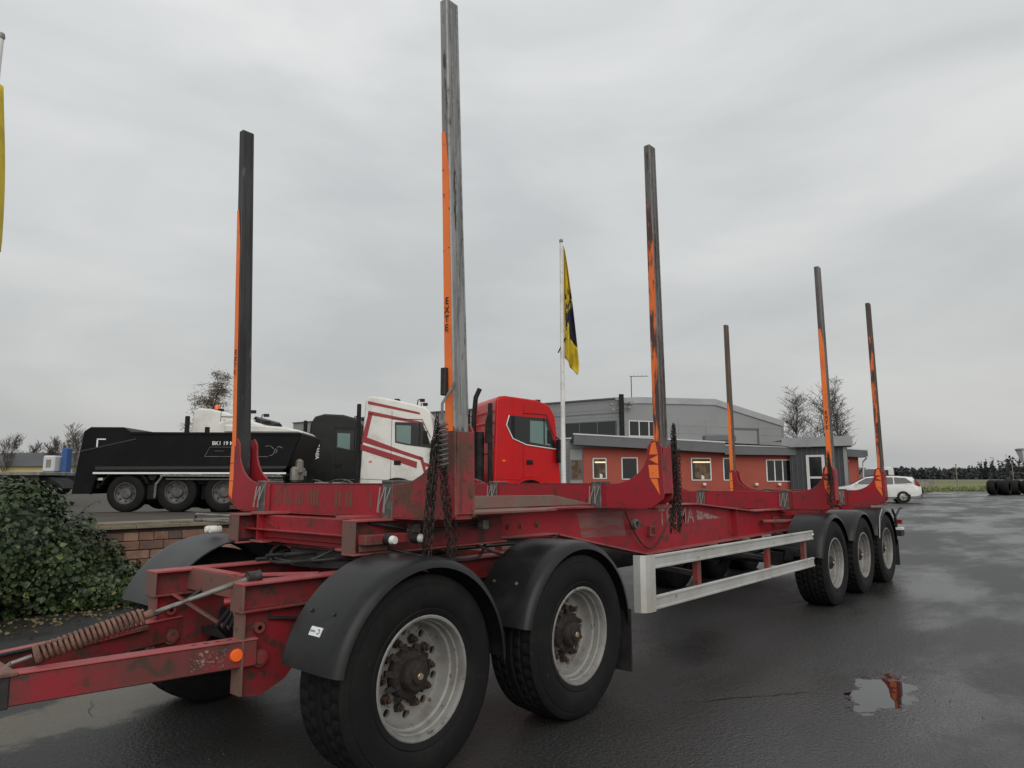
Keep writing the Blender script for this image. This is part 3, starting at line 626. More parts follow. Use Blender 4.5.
MB().tube(smooth_path([(1.68,.24,.90),(1.5,.26,.80),(1.2,.30,.72),(.8,.20,.70),(.3,.05,.70)]), .010, 7).build('air_hose', M['blackmetal'], T)
# turntable
MB().lathe([(.50,1.002),(.56,1.002),(.56,1.045),(.52,1.05),(.52,1.095),(.44,1.095),(.44,1.03),(.50,1.03)], 40, (2.72,0,0), ax='z', closed=True).build('turntable_ring', M['blackmetal'], T)
MB().box(2.3,3.2,-.62,.62,1.096,1.112).build('turntable_plate', M['redrust'], T)
# upper frame carrying the front bunk
uf = [(1.97,-.70),(2.06,.70)]
for s in (-1,1):
    x0 = 2.07 if s < 0 else 2.06; y = s*.66
    u = MB().box(x0+.012,3.4,y-.006,y+.006,1.128,1.306).build('upper_beam', M['reddolly'], T)
    MB().box(x0,3.4,y-.06,y+.06,1.306,1.318).box(x0,3.4,y-.06,y+.06,1.116,1.128).build('flange', M['flange'], u, bevel=.002)
    MB().box(x0,x0+.012,y-.058,y+.058,1.128,1.306).build('end_plate', M['brown'], u)
MB().box(2.22,2.235,-.65,.65,1.13,1.21).box(2.14,2.24,-.65,.65,1.21,1.222).build('upper_cross_member', M['red'], T, bevel=.003)
MB().bar((2.2,.52,1.30),(2.2,.30,1.225),.02,.012).build('cross_brace', M['red'], T)
MB().lathe([(.20,1.225),(.26,1.225),(.26,1.28),(.20,1.28)], 28, (2.5,.05,0), ax='z', closed=True).build('pivot_ring', M['redrust'], T)
# side marker lamps on a stub beside the front bunk
MB().box(2.09,2.42,-.80,-.73,1.18,1.235).build('lamp_stub', M['redrust'], T, bevel=.003)
MB().box(2.10,2.30,-.735,-.725,1.14,1.19).build('dirt_reflector', M['brown'], T)
for x, y in ((2.24,-.83),(2.44,-.85)):
    l = MB().lathe([(.0,-.05),(.021,-.048),(.026,-.03),(.026,.03)], 16, (x,y,1.205), ax='y').build('marker_lamp', M['white'], T)
    MB().lathe([(.027,-.02),(.033,-.02),(.033,.04),(.027,.04)], 16, (x,y,1.205), ax='y', closed=True).build('lamp_bezel', M['blackmetal'], l)
for y in (.90,.965):
    l = MB().lathe([(.0,-.05),(.022,-.048),(.026,-.03),(.026,.03)], 12, (2.06,y,1.20), ax='x').build('marker_lamp', M['white'], T)
MB().tube([(2.06,.7,1.30),(2.03,1.16,1.30),(2.03,1.18,1.26),(2.05,.7,1.26)], .012, 6).build('lamp_bracket', M['steel'], T)
for i in range(2):
    MB().bar((2.4+.25*i,-.66,1.33),(2.55+.25*i,-1.0,1.33),.12,.02).build('spacer_plate', M['blackmetal'], T)
# drawbar arms converging to the towing eye
for s in (-1,1):
    a = Vector((1.63,s*.47,.64)); b = Vector((-.25,s*.02,.60))
    mid = a + (b-a)*.56
    da = MB().bar(a, b, .085, .135).build('drawbar_arm', M['reddolly'], T, bevel=.006)
    MB().bar(a+Vector((0,0,.0705)), a+(b-a)*.62+Vector((0,0,.0705)), .10, .008).build('arm_cap', M['flange'], da, bevel=.002)
    if s < 0:
        MB().bar(a+(b-a)*.555, a+(b-a)*.80, .098, .150).build('arm_sleeve', M['blackmetal'], da, bevel=.004)
        n = (b-a).cross(Vector((0,0,1))).normalized(); n = n if n.y < 0 else -n
        p = a + (b-a)*.055 + n*.043
        rf = MB().lathe([(.0,-.012),(.028,-.011),(.034,-.004),(.035,.008)], 20, (0,0,0), ax='y').build('reflector', M['amber'], da, loc=p); rf.rotation_euler = (0,0,atan2(n.y,n.x)+pi/2)
        mb = MB(); e = (b-a).normalized(); random.seed(3)
        for i in range(60):                                                  # flaking sticker remains
            q = a + (b-a)*random.uniform(.085,.17) + n*.0436 + Vector((0,0,random.uniform(-.045,.045))); w_ = random.choice((.002,.003,.004,.009))*random.uniform(.6,1.2); h = random.choice((.0015,.002,.003,.006))*random.uniform(.6,1.2)
            mb.add([q-e*w_-Vector((0,0,h)), q+e*w_-Vector((0,0,h*.6)), q+e*w_*.8+Vector((0,0,h)), q-e*w_*1.1+Vector((0,0,h*.8))], [(0,1,2,3)])
        mb.build('sticker_remains', M['decal'], da)['kind'] = 'stuff'
        for i in range(5):
            q = a + (b-a)*(.04+.03*i) + Vector((0,0,.0755)); MB().box(q.x-.012,q.x+.012,q.y-.006,q.y+.006,q.z-.001,q.z+.001).build('slot', M['ink'], da)
MB().box(.42,.60,-.28,.05,.683,.70).build('spring_plate', M['spring'], T, bevel=.003)
MB().box(-.35,.0,-.16,.16,.53,.68).lathe([(.035,-.03),(.075,-.03),(.075,.03),(.035,.03)], 20, (-.75,0,.60), ax='z', closed=True).tube([(-.68,0,.60),(-.35,0,.60)], .04, 12).build('towing_eye', M['blackmetal'], T)
MB().bar((.95,.28,.66),(1.40,.36,.69),.05,.02).build('rod', M['redrust'], T)
# big rusty balance spring and its rod
SA = Vector((.70,-.165,.740)); SB = Vector((1.12,-.282,.868)); SC = Vector((1.62,-.42,1.018))
def helix(a, b, R, turns, r, n=8, seg=14):
    d = (b-a).normalized(); u = d.orthogonal().normalized(); w = d.cross(u); N = int(turns*seg)
    return MB().tube([a + (b-a)*(i/N) + (u*cos(2*pi*i/seg)+w*sin(2*pi*i/seg))*R for i in range(N+1)], r, n)
helix(SA, SB, .037, 20, .0085).build('balance_spring', M['spring'], T)
d = (SB-SA).normalized()
MB().tube([SA-d*.012, SA+d*.012], .047, 18).build('spring_seat', M['spring'], T)
MB().tube([SA-d*.02, SA-d*.10], .010, 8).tube([SA-d*.10,SA-d*.13+Vector((0,.03,-.03)),SA-d*.17+Vector((0,0,-.04))], .012, 8).build('spring_hook', M['steel'], T)
MB().tube([SB, SB+d*.04], .02, 10).build('spring_nut', M['spring'], T)
q = SB + d*.05; e = (SC-SB).normalized(); sd_ = e.cross(Vector((0,0,1))).normalized()*.022
ring = [q, q+e*.03+sd_, q+e*.11+sd_, q+e*.15, q+e*.11-sd_, q+e*.03-sd_, q]
MB().tube(ring, .007, 8).build('shackle', M['steel'], T)
MB().tube([q+e*.14, q+e*.20, SC-e*.12, SC-e*.02], [.010,.012,.016,.014], 10).build('spring_rod', M['steel'], T)
MB().tube([SC-e*.03,SC+e*.05], .028, 10).lathe([(.0,-.03),(.03,-.03),(.03,.03),(.0,.03)], 12, SC+Vector((0,0,.005)), ax='x').build('rod_anchor', M['blackmetal'], T)

# ---- rear end: bumper bar, lamps, hook
MB().box(12.64,12.70,-1.15,1.15,.60,.72).box(12.58,12.66,-.55,-.45,.7,.95).box(12.58,12.66,.45,.55,.7,.95).build('rear_bumper', M['blackmetal'], T, bevel=.005)
for s in (-1,1):
    q = MB().box(12.66,12.86,s*1.20-.08,s*1.20+.08,.66,.76).build('rear_lamp', M['blackmetal'], T, bevel=.008)
    MB().box(12.68,12.85,s*1.20-.084,s*1.20+.05,.762,.80).build('white_strip', M['white'], q)
    MB().box(12.70,12.78,s*1.22-.06,s*1.22+.05,.86,.93).build('red_reflector', M['redlamp'], q)
    MB().tube([(12.62,s*1.2,.95),(12.80,s*1.2,1.02),(12.9,s*1.22,1.10),(13.02,s*1.23,1.11)], .018, 8).build('hook', M['blackmetal'], T)
    MB().tube([(12.5,s*1.2,1.1),(12.66,s*1.2,.98),(12.72,s*1.2,.75)], .02, 8).build('lamp_stay', M['blackmetal'], T)

# ---- load chains hung over the stakes' feet
def link_pts():
    L_, w_ = .026, .0105; k = 10; return [(w_*cos(2*pi*i/k), (L_/2+.003)*(1 if sin(2*pi*i/k) > .01 else -1 if sin(2*pi*i/k) < -.01 else 0)*.55 + w_*sin(2*pi*i/k)) for i in range(k)]
LP = link_pts()
def strand(path, pitch=.030, wr=.0030):
    mb = MB(); pts = [Vector(p) for p in path]; acc = 0; flip = 0; seg = [(pts[i],pts[i+1]) for i in range(len(pts)-1)]
    pos = []; need = 0
    for a, b in seg:
        l = (b-a).length; t = need
        while t < l: pos.append((a+(b-a)*(t/l), (b-a).normalized())); t += pitch
        need = t - l
    base = random.uniform(0,pi)
    for i, (c, d) in enumerate(pos):
        u = d.orthogonal().normalized(); w = d.cross(u); an = base + (pi/2 if i % 2 else 0) + random.uniform(-.3,.3)
        n = u*cos(an) + w*sin(an); nn = d.cross(n); K = len(LP); vs = []
        for j in range(K):
            x, y = LP[j]; p = c + n*x*1.1 + d*y*1.25; o = (n*x + d*y).normalized()
            vs += [p+o*wr, p+nn*wr, p-o*wr, p-nn*wr]
        fs = [(j*4+q, j*4+(q+1)%4, ((j+1)%K)*4+(q+1)%4, ((j+1)%K)*4+q) for j in range(K) for q in range(4)]
        mb.add(vs, fs, True)
    return mb
def chain_bundle(c, n, spread, ztop, zlow, label, loops=.5):
    e = empty('load_chain', (c[0],c[1],zlow), 0, label, 'chain', 'load chains hung on the stakes'); o = Vector((c[0],c[1],zlow))
    for i in range(n):
        dx = random.uniform(-spread,spread); dy = random.uniform(-spread,spread)*.5; zt_ = ztop - random.uniform(0,.22)*(1 if i else 0); zl = zlow + random.random()**2*(ztop-zlow)*.55
        p = [Vector((c[0]+dx*.25, c[1]+dy*.3, zt_)), Vector((c[0]+dx*.8, c[1]+dy, zt_-.25)), Vector((c[0]+dx*1.15, c[1]+dy*1.2, (zt_+zl)/2-.1)), Vector((c[0]+dx*1.3+random.uniform(-.02,.02), c[1]+dy*1.2, zl))]
        if random.random() < loops:
            p += [p[-1]+Vector((.03,.01,-.02)), p[-1]+Vector((.06,.02,.05)), Vector((c[0]+dx*.9+.05, c[1]+dy, zt_-.2))]
        strand([q-o for q in p]).build('chain_strand', M['chain'], e)
    return e
random.seed(21)
cb1 = chain_bundle((2.245,-1.23), 9, .085, 1.90, 1.10, 'rusty chains hanging at the foot of the tallest stake nearest the camera', .25)
o1 = Vector((2.245,-1.23,1.10))
h1 = helix(Vector((2.245,-1.27,1.62))-o1, Vector((2.235,-1.27,1.86))-o1, .022, 9, .006, 6, 12).build('coiled_hose', M['pad'], cb1)
MB().tube([Vector(p)-o1 for p in ((2.235,-1.26,1.88),(2.235,-1.26,1.97),(2.34,-1.255,2.10))], .008, 8).build('hanger_arm', M['pad'], cb1)
MB().box(*(2.305-o1.x,2.338-o1.x),*(-1.205+1.23,-1.165+1.23),*(2.03-1.1,2.19-1.1)).build('ratchet', M['blackmetal'], cb1, bevel=.004)
cb2 = chain_bundle((5.0,-1.22), 9, .055, 2.02, 1.12, 'black chains bunched beside the second near stake, over the girder', .6)
cb3 = chain_bundle((9.14,-1.24), 9, .08, 1.92, 1.22, 'dark chains bunched on the near stake above the rear axles', .6)

# ================================================================== YARD: wall, ivy, trucks, buildings
def YE(name, r, Y, z, rot, label, cat, group=None): return empty(name, W(r,Y,z), YROT+rot, label, cat, group)
# ---- brick retaining wall
M['brick'] = pm('rustic_brick', (.20,.105,.07), (.14,.075,.055), 4, .4, .62, (.26,.16,.115), 14, .56, .7, rough=.85, bump=.4, bs=50)
M['brick2'] = pm('rustic_brick_dark', (.10,.07,.06), (.16,.085,.062), 4, .42, .62, (.07,.06,.055), 16, .55, .7, rough=.85, bump=.4, bs=50)
M['brick3'] = pm('rustic_brick_pale', (.27,.165,.115), (.20,.11,.08), 4, .42, .62, rough=.85, bump=.4, bs=50)
M['mortar'] = pm('dark_joint', (.035,.03,.025), (.06,.05,.04), 8, rough=.95, bump=.3)
M['slab'] = pm('wall_coping', (.20,.165,.115), (.14,.12,.09), 3, .4, .62, (.08,.075,.06), 20, .58, .7, rough=.85, bump=.3, bs=40)
wl = empty('brick_wall', (7,WALL_Y,0), 0, 'low rustic brick retaining wall behind the trailer, half overgrown with ivy', 'wall')
MB().box(-10,6.6,.028,.30,-.05,.90).build('wall_core', M['mortar'], wl)
random.seed(31)
bricks = {}
def brick_mesh(l, key):
    if key not in bricks:
        mb = MB(); dx = [random.uniform(-.004,.004) for _ in range(8)]
        mb.box(0,l,0,.10,0,.112); mb.v = [(x+dx[i%8],y+dx[(i+3)%8],z+dx[(i+5)%8]) for i,(x,y,z) in enumerate(mb.v)]
        bricks[key] = [mb.mesh('brick', M[k]) for k in ('brick','brick2','brick3')]
    return bricks[key]
rest = MB()
for c in range(7):
    x = -10 + random.uniform(0,.2); z = .005 + c*.122
    while x < 6.3:
        l = random.choice((.19,.25,.25,.31)); xw = 7 + x
        if 1.9 < xw < 7.2:
            o = link('brick', random.choices(brick_mesh(l, (l, random.randint(0,2))), (5,2,2))[0], wl, (x+random.uniform(-.003,.003), random.uniform(-.012,.008), z), bevel=.008)
        else:
            rest.box(x, x+l, random.uniform(-.01,.008), .10, z, z+.112)
        x += l + .009
tag(rest.build('brick_courses', M['brick'], wl), kind='stuff')
x = -10
while x < 6.4:
    MB().box(x,x+.595,-.045,.34,.905,.955+random.uniform(-.002,.004)).build('coping_slab', M['slab'], wl, bevel=.006); x += .60
MB().box(-10,6.5,.02,.42,.9555,.99).build('timber_edge', M['slab'], wl, bevel=.006)

# ---- ivy mound hanging over the wall
M['leaf'] = pm('ivy_leaf', (.034,.058,.017), (.013,.025,.010), 2.6, .4, .65, (.085,.10,.03), 9, .58, .72, rough=.45, spec=.4)
M['leaf2'] = pm('ivy_leaf_pale', (.085,.105,.024), (.035,.05,.016), 1.6, .4, .65, rough=.5)
M['stem'] = pm('ivy_stem', (.06,.045,.03), rough=.9)
iv = empty('ivy_bush', (1.9,6.1,0), 0, 'dark green ivy mound spilling over the brick wall at the left', 'bush')
def leaf(mb, p, n, s):
    n = n.normalized(); u = n.orthogonal().normalized(); w = n.cross(u); a = random.uniform(0,2*pi); d = u*cos(a)+w*sin(a); e = n.cross(d)
    mb.add([p, p+d*s*.35+e*s*.5+n*s*.08, p+d*s*.75+e*s*.32, p+d*s*1.15-n*s*.12, p+d*s*.75-e*s*.32, p+d*s*.35-e*s*.5+n*s*.08], [(0,1,2,3),(0,3,4,5)])
lobes = [(-.95,.0,.25,.80,.72,.52),(-.3,-.05,.52,.85,.75,.88),(.15,-.05,.65,.80,.7,.90),(.65,-.1,.45,.72,.65,.68),(1.15,-.25,.22,.60,.55,.38),(.22,.35,1.12,.62,.5,.48),(-.25,.35,.95,.62,.5,.36)]
mb = MB(); mp_ = MB(); core = MB()
random.seed(77)
for k in range(24000):
    lx,ly,lz,rx,ry,rz = random.choice(lobes)
    while True:
        d = Vector((random.gauss(0,1),random.gauss(0,1),random.gauss(0,1))).normalized()
        if d.y < .55: break
    sh = random.uniform(.74,1.03) + .10*sin(7*d.x+3*lx)*sin(6*d.z+2*ly)
    p = Vector((lx+d.x*rx*sh, ly+d.y*ry*sh, lz+d.z*rz*sh))
    if p.z < .03: p.z = random.uniform(.02,.1)
    n = (d + Vector((random.gauss(0,.4),random.gauss(0,.4),random.gauss(.25,.4))))
    leaf(mp_ if random.random() < (.05 if p.z > .45 else .16) else mb, p, n, random.choice((.03,.04,.05,.06,.075))*random.uniform(.8,1.1))
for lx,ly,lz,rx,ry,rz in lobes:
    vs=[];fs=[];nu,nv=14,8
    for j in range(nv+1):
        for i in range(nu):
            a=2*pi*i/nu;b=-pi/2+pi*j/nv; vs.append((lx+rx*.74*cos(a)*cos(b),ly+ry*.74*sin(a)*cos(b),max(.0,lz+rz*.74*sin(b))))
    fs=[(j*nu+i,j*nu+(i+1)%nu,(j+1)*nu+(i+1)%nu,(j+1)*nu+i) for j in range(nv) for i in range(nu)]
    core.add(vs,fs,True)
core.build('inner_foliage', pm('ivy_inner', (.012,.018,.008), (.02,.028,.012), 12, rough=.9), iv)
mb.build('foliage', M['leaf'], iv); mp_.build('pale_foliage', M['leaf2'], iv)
stems = MB()
for k in range(14):
    x0 = random.uniform(-1.0,1.0); stems.tube([(x0,-.4,.0),(x0+random.uniform(-.2,.2),-.2,.4),(x0*.8,.1,.6),(x0*.7,.25,.8)], [.018,.014,.01,.005], 5)
for k in range(70):
    a = random.uniform(pi,2*pi); x0 = random.uniform(-1.2,1.3); z0 = 1.0-.35*abs(x0)+random.uniform(-.5,.35); p = Vector((x0,-.5*max(0,1-z0),max(.1,z0))); q = p + Vector((random.uniform(-.25,.25),-.3+random.uniform(-.1,.1),random.uniform(.0,.35)))
    stems.tube([p,(p+q)/2+Vector((0,0,.05)),q], [.005,.004,.002], 4)
    for t in (.5,.7,.85,1.0): leaf(mp2 := MB(), p.lerp(q,t), Vector((random.gauss(0,.5),-.5,1)), random.uniform(.04,.07)) ; stems.add(mp2.v, mp2.f)
stems.build('stem', M['leaf'], iv)
# fallen leaves and weeds in front of the ivy
mb = MB()
for k in range(420):
    x = random.uniform(.2,4.2); y = WALL_Y - 1.25 + random.gauss(0,.28) + .1*sin(x*3)
    leaf(mb, Vector((x,y,.012+random.random()*.03)), Vector((random.gauss(0,.5),random.gauss(0,.5),1)), random.uniform(.03,.055))
tag(mb.build('leaf_litter', pm('fallen_leaf', (.10,.085,.035), (.16,.11,.05), 3, rough=.8)), 'fallen brown and green leaves scattered on the tarmac under the ivy', 'leaves', kind='stuff')

# ---- materials of vehicles and buildings
M['glass'] = pm('dark_glass', (.012,.014,.016), rough=.05, spec=.6)
M['pane_reflection'] = pm('green_reflection', (.14,.22,.20), rough=.12)  # colour of the reflection painted on the cab side windows
M['cabwhite'] = pm('cab_white', (.66,.66,.62), (.52,.51,.47), 1.5, .45, .7, rough=.3, coat=.3)
M['cabblack'] = pm('cab_black', (.006,.006,.0065), (.011,.011,.0115), 2, rough=.35, spec=.3)
M['cabred'] = pm('cab_red', (.50,.006,.008), (.45,.007,.009), 2, rough=.3, coat=.12, spec=.25)
M['stripe'] = pm('stripe_red', (.26,.008,.016), rough=.35)
M['tipper'] = pm('tipper_black', (.0035,.0038,.0048), (.0065,.007,.0085), 1.5, .4, .7, rough=.5, spec=.14)
M['tippergrey'] = pm('tipper_band', (.014,.0145,.016), rough=.5)
M['grime'] = pm('grimy_alu', (.25,.24,.21), (.16,.15,.13), 4, .4, .65, rough=.55, metal=.3)
M['chassis'] = pm('chassis_black', (.009,.009,.009), (.02,.019,.018), 4, rough=.7, spec=.25)
M['plate_w'] = pm('white_print', (.72,.72,.70), rough=.5)
M['blue'] = pm('machine_blue', (.025,.085,.26), (.04,.10,.24), 3, rough=.4)
M['flash'] = pm('light_flashing', (.52,.53,.54), rough=.4)
M['yellow'] = pm('flag_yellow', (.62,.47,.03), (.5,.38,.03), 2, rough=.8)
M['navy'] = pm('flag_navy', (.02,.02,.05), rough=.8)

M['rimdark'] = pm('grimy_rim', (.11,.108,.10), (.06,.058,.055), 8, .4, .65, rough=.6, metal=.2)
def t_wheel(p, x, y, R, w=.3, face=-1, rimw=False):
    k = R/.52
    t = MB().lathe([(.30*k,-.5*w),(.34*k,-.54*w),(.46*k,-.54*w),(.505*k,-.46*w),(.52*k,-.34*w),(.52*k,.34*w),(.505*k,.46*w),(.46*k,.54*w),(.30*k,.5*w)], 30).build('wheel', M['rubber'], p, loc=(x,y,R))
    q = MB().lathe([(.30*k,face*.52*w),(.285*k,face*.52*w),(.27*k,face*.36*w),(.20*k,face*.24*w),(.16*k,face*.22*w),(.13*k,face*.40*w),(.09*k,face*.42*w),(.0,face*.42*w)], 24).build('rim', M['rimdark'], t, fix=True)
    for i in range(8):
        a = 2*pi*i/8; MB().tube([(.225*k*cos(a),face*.34*w,.225*k*sin(a)),(.225*k*cos(a),face*.24*w,.225*k*sin(a))], .032*k, 7).build('rim_hole', M['ink'], q)
    return t
def mudguard(p, x, y, R, m, a0=15, a1=165, w=.42):
    return MB().lathe([(R,-w/2),(R+.02,-w/2),(R+.02,w/2),(R,w/2)], 18, (x,y,.60), radians(a0), radians(a1), closed=True).build('mudguard', M[m], p, fix=True)

# ---- a truck cab: x forward, near side at y = -1.25
def cab(name, r, Y, rot, label, body, H=3.85, Lc=2.38, low=.62, roof='high', stripes=False, group=None, chassis=4.6, gz=YARD-.36, pane_reflection=True, scale=1.0, red=False):
    e = YE(name, r, Y, gz, rot, label, 'truck', group); e.scale = (scale,)*3
    k = H
    ac = 1.22; ar = .68
    arch = [(ac+ar*cos(a), .54+ar*sin(a)) for a in [radians(d) for d in range(12,169,13)]]
    if roof == 'high': top = [(Lc-.01,1.35),(Lc-.04,1.95),(Lc-.17,k-.95),(Lc-.27,k-.52),(Lc-.42,k-.36),(Lc-.90,k-.23),(.60,k-.03),(.16,k),(.03,k-.12)]
    else: top = [(Lc-.02,1.3),(Lc-.08,1.9),(Lc-.30,k-.42),(Lc-.60,k-.16),(Lc-1.1,k-.03),(.55,k),(.18,k-.10),(.03,k-.38)]
    if red: top = [(Lc-.02,1.3),(Lc-.07,1.9),(Lc-.20,k-.62),(Lc-.40,k-.26),(Lc-.85,k-.10),(.30,k),(.08,k-.03),(.0,k-.15)]
    top = [(x + .10*(z-low)/(k-low)*(1-x/Lc), z) for x, z in top]
    poly = [(.0,low),(ac-ar-.01,low)] + arch[::-1][0:] + [(Lc-.02,.62),(Lc+.0,.9)] + top
    MB().prism(poly, 'y', -1.25, 1.25).build('body', M[body], e, bevel=.07, fix=True)
    bd = e.children[-1]; bd.modifiers['bevel'].segments = 3; bd.modifiers['bevel'].angle_limit = radians(25); bd.data.polygons.foreach_set('use_smooth', [True]*len(bd.data.polygons)); bd.modifiers['bevel'].harden_normals = True
    yb = -1.2525
    # side glass: door window with sloping sill, and quarter glass on the red cab
    zs = 2.30 if H > 3.4 else 1.78; zt_ = zs+(.86 if red else .74)
    wp = [(1.12,zs+.08),(1.10,zt_),(Lc-.52,zt_-.02),(Lc-.32,zs+.25),(Lc-.20,zs-.10),(1.5,zs+.0)]
    if red: wp = [(.45,zs+.58),(.52,zt_+.02),(Lc-.50,zt_-.04),(Lc-.24,zs+.1),(Lc-.20,zs-.12),(1.1,zs-.0),(.66,zs+.18)]
    g = MB().prism(wp, 'y', yb, yb-.012).build('door_window', M['glass'], e, fix=True)
    if red:
        MB().tube([(wp[1][0],yb-.02,wp[1][1]),(wp[0][0]-.02,yb-.02,wp[0][1]),(wp[6][0]-.02,yb-.02,wp[6][1]-.02),(wp[5][0],yb-.02,wp[5][1]-.03),(wp[4][0],yb-.02,wp[4][1]-.03)], .018, 6).build('window_trim', M['white'], g)
    if pane_reflection: 
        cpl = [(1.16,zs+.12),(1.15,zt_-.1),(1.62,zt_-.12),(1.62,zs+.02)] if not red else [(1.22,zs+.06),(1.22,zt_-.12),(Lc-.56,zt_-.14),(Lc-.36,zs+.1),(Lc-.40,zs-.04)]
        MB().prism(cpl, 'y', yb-.0125, yb-.016).build('window_reflection', M['pane_reflection'], g, fix=True)  # pale green reflection laid over the pane as a coloured sheet
    # windscreen
    ws = [(Lc-.09,1.85),(Lc-.075,1.85),(Lc-.31,zt_+.12),(Lc-.35,zt_+.12)]
    MB().prism(ws, 'y', -1.12, 1.12).build('windscreen', M['glass'], e, fix=True)
    # door seams, handle, step, sunvisor, mirror
    for pts in ([(1.0,yb-.003,zt_+.35),(1.0,yb-.003,.98)], [(1.0,yb-.003,1.18),(Lc-.05,yb-.003,1.05)], [(.05,yb-.003,1.22),(1.0,yb-.003,1.18)]):
        MB().tube(pts, .007, 4).build('seam', M['tippergrey'], e)
    MB().box(1.10,1.32,yb-.03,yb-.002,1.66,1.80).build('door_handle', M['chassis'], e, bevel=.02)
    MB().box(.30,.40,yb-.012,yb-.002,1.74,1.80).build('side_marker', M['amber' if body != 'cabblack' else 'chassis'], e)
    MB().tube([(1.0,yb-.004,zt_+.10),(Lc-.52,yb-.004,zt_+.08),(Lc-.25,yb-.004,zs+.25)], .012, 5).build('window_seal', M['chassis'], e)
    MB().prism([(Lc-.50,zs+.45),(Lc-.36,zs+.45),(Lc-.30,zs+.0),(Lc-.50,zs+.03)], 'y', yb-.013, yb-.02).build('mirror_glass_corner', M['chassis'], e, fix=True)
    MB().prism([(Lc-.40,zt_+.05),(Lc-.20,zt_-.12),(Lc-.17,zt_-.10),(Lc-.34,zt_+.12)], 'y', -1.15, 1.15).build('sun_visor', M['chassis'], e, fix=True)
    for y in (-1.42,1.42):
        MB().box(Lc-.22,Lc-.08,y-.10,y+.10,1.72,2.45).bar((Lc-.12,y,2.46),(Lc-.2,y*.86,2.55),.04,.04).build('mirror', M['chassis'], e, bevel=.03)
    MB().box(Lc-.06,Lc+.05,-1.22,1.22,.30,.62).box(Lc-.02,Lc+.02,-1.0,1.0,.75,1.5).build('front_grille', M['chassis' if body != 'cabred' else 'cabred'], e, bevel=.02)
    # rear wall gear: air deflector and stack
    for y in (-1.17,1.17): MB().box(-.14,-.01,y-.05,y+.05,.8,k-.25).build('side_deflector', M['chassis'], e, bevel=.02)
    # roof details
    MB().box(.9,1.1,-.1,.1,k-.07,k+.06).build('roof_hatch', M['chassis'], e, bevel=.03)
    for y in (-.7,.5): MB().tube([(Lc-.75,y,k-.24),(Lc-.72,y,k-.05),(Lc-.60,y,k-.04)], .02, 6).box(Lc-.66,Lc-.5,y-.05,y+.05,k-.12,k-.02).build('roof_horn', M['chassis'], e)
    # chassis, axles, mudguards
    MB().box(-chassis,Lc-.3,-.42,-.34,.62,.88).box(-chassis,Lc-.3,.34,.42,.62,.88).box(-chassis,-chassis+.1,-.4,.4,.62,.88).build('chassis', M['chassis'], e)
    for y in (-1.03,1.03): t_wheel(e, ac, y, .50, .30, -1 if y < 0 else 1)
    if chassis > 1:
        for x in (-.62,-2.0):
            for y in (-.98,.98): t_wheel(e, x, y, .50, .46, -1 if y < 0 else 1)
            mudguard(e, x, -.98, .60, 'pad'); mudguard(e, x, .98, .60, 'pad')
        MB().box(-1.9,-.2,-1.1,-.5,.94,1.0).box(-1.6,-.7,-.45,.45,1.0,1.12).build('fifth_wheel', M['grime'], e, bevel=.02)
    MB().lathe([(ar-.03,-.03),(ar+.035,-.03),(ar+.035,.03),(ar-.03,.03)], 20, (ac,-1.25,.54), radians(5), radians(175), closed=True).build('arch_trim', M['chassis'] if body != 'cabred' else M[body], e, fix=True)
    MB().box(ac+ar+.05,Lc-.02,-1.262,-1.0,.34,.60).box(.02,ac-ar-.04,-1.262,-1.0,.34,.60).build('side_step', M['chassis'], e, bevel=.02)
    MB().box(Lc-.62,Lc-.58,yb-.02,yb+.01,zs+.0,zt_-.02).build('window_post', M['chassis'], e)
    if stripes:
        def sp(poly): MB().prism(poly, 'y', yb-.002, yb-.006).build('stripe', M['stripe'], e, fix=True)
        sp([(.22,3.72),(Lc-.62,3.36),(Lc-.58,3.28),(.22,3.62)])
        sp([(.24,3.32),(.38,3.32),(.22,2.54),(.06,2.50)]); sp([(.24,3.40),(Lc-.50,3.04),(Lc-.46,2.95),(.22,3.28)])
        sp([(.06,2.49),(.22,2.54),(1.35,2.12),(1.96,1.92),(1.98,1.80),(1.3,2.02),(.05,2.40)])
        sp([(.03,2.33),(1.84,1.76),(1.82,1.56),(.03,2.14)])
        sp([(1.90,1.95),(2.02,1.90),(2.29,.90),(2.22,.88)]); sp([(2.06,1.75),(2.30,1.67),(2.31,1.55),(2.10,1.62)])
        MB().prism([(.42,2.60),(.48,3.05),(.64,3.15),(.94,3.10),(.94,2.40)], 'y', yb-.0005, yb-.003).build('side_panel', M['cabwhite'], e, fix=True)
    return e
cab('striped_truck', -4.93, 23.6, .04, 'white tractor unit with dark red stripes, left of the tallest stake', 'cabwhite', H=3.88, Lc=2.50, stripes=True, chassis=3.2)
bk = cab('black_truck', -7.72, 27.2, .04, 'black tractor unit between the dump truck and the striped white truck', 'cabblack', H=3.66, roof='low', chassis=2.5)
text_obj('side_lettering', 'SCANIA', .19, M['plate_w'], bk, (.42,-1.2545,2.30), (pi/2,pi/2,0), depth=.001)
rd = cab('red_truck', -1.02, 22.6, .36, 'bright red tractor unit with black exhaust stack beside the flagpole', 'cabred', H=3.80, Lc=2.30, roof='low', red=True, chassis=4.0)
MB().tube([(-.35,-.95,.9),(-.35,-.95,2.65)], .15, 14).build('air_intake', M['chassis'], rd)
MB().tube([(-.55,-1.0,.8),(-.55,-1.0,3.1),(-.50,-1.02,3.72),(-.38,-1.05,4.0)], .075, 12).build('exhaust_stack', M['chassis'], rd)
for z in (2.0,2.5,2.95,3.3): MB().box(-.03,-.002,-1.05,1.05,z,z+.05).build('rear_rib', M['cabred'], rd, bevel=.01)
MB().tube([(-.62,-1.12,1.0),(-.62,-1.12,2.6)], .035, 8).build('bright_pipe', M['wire'], rd)
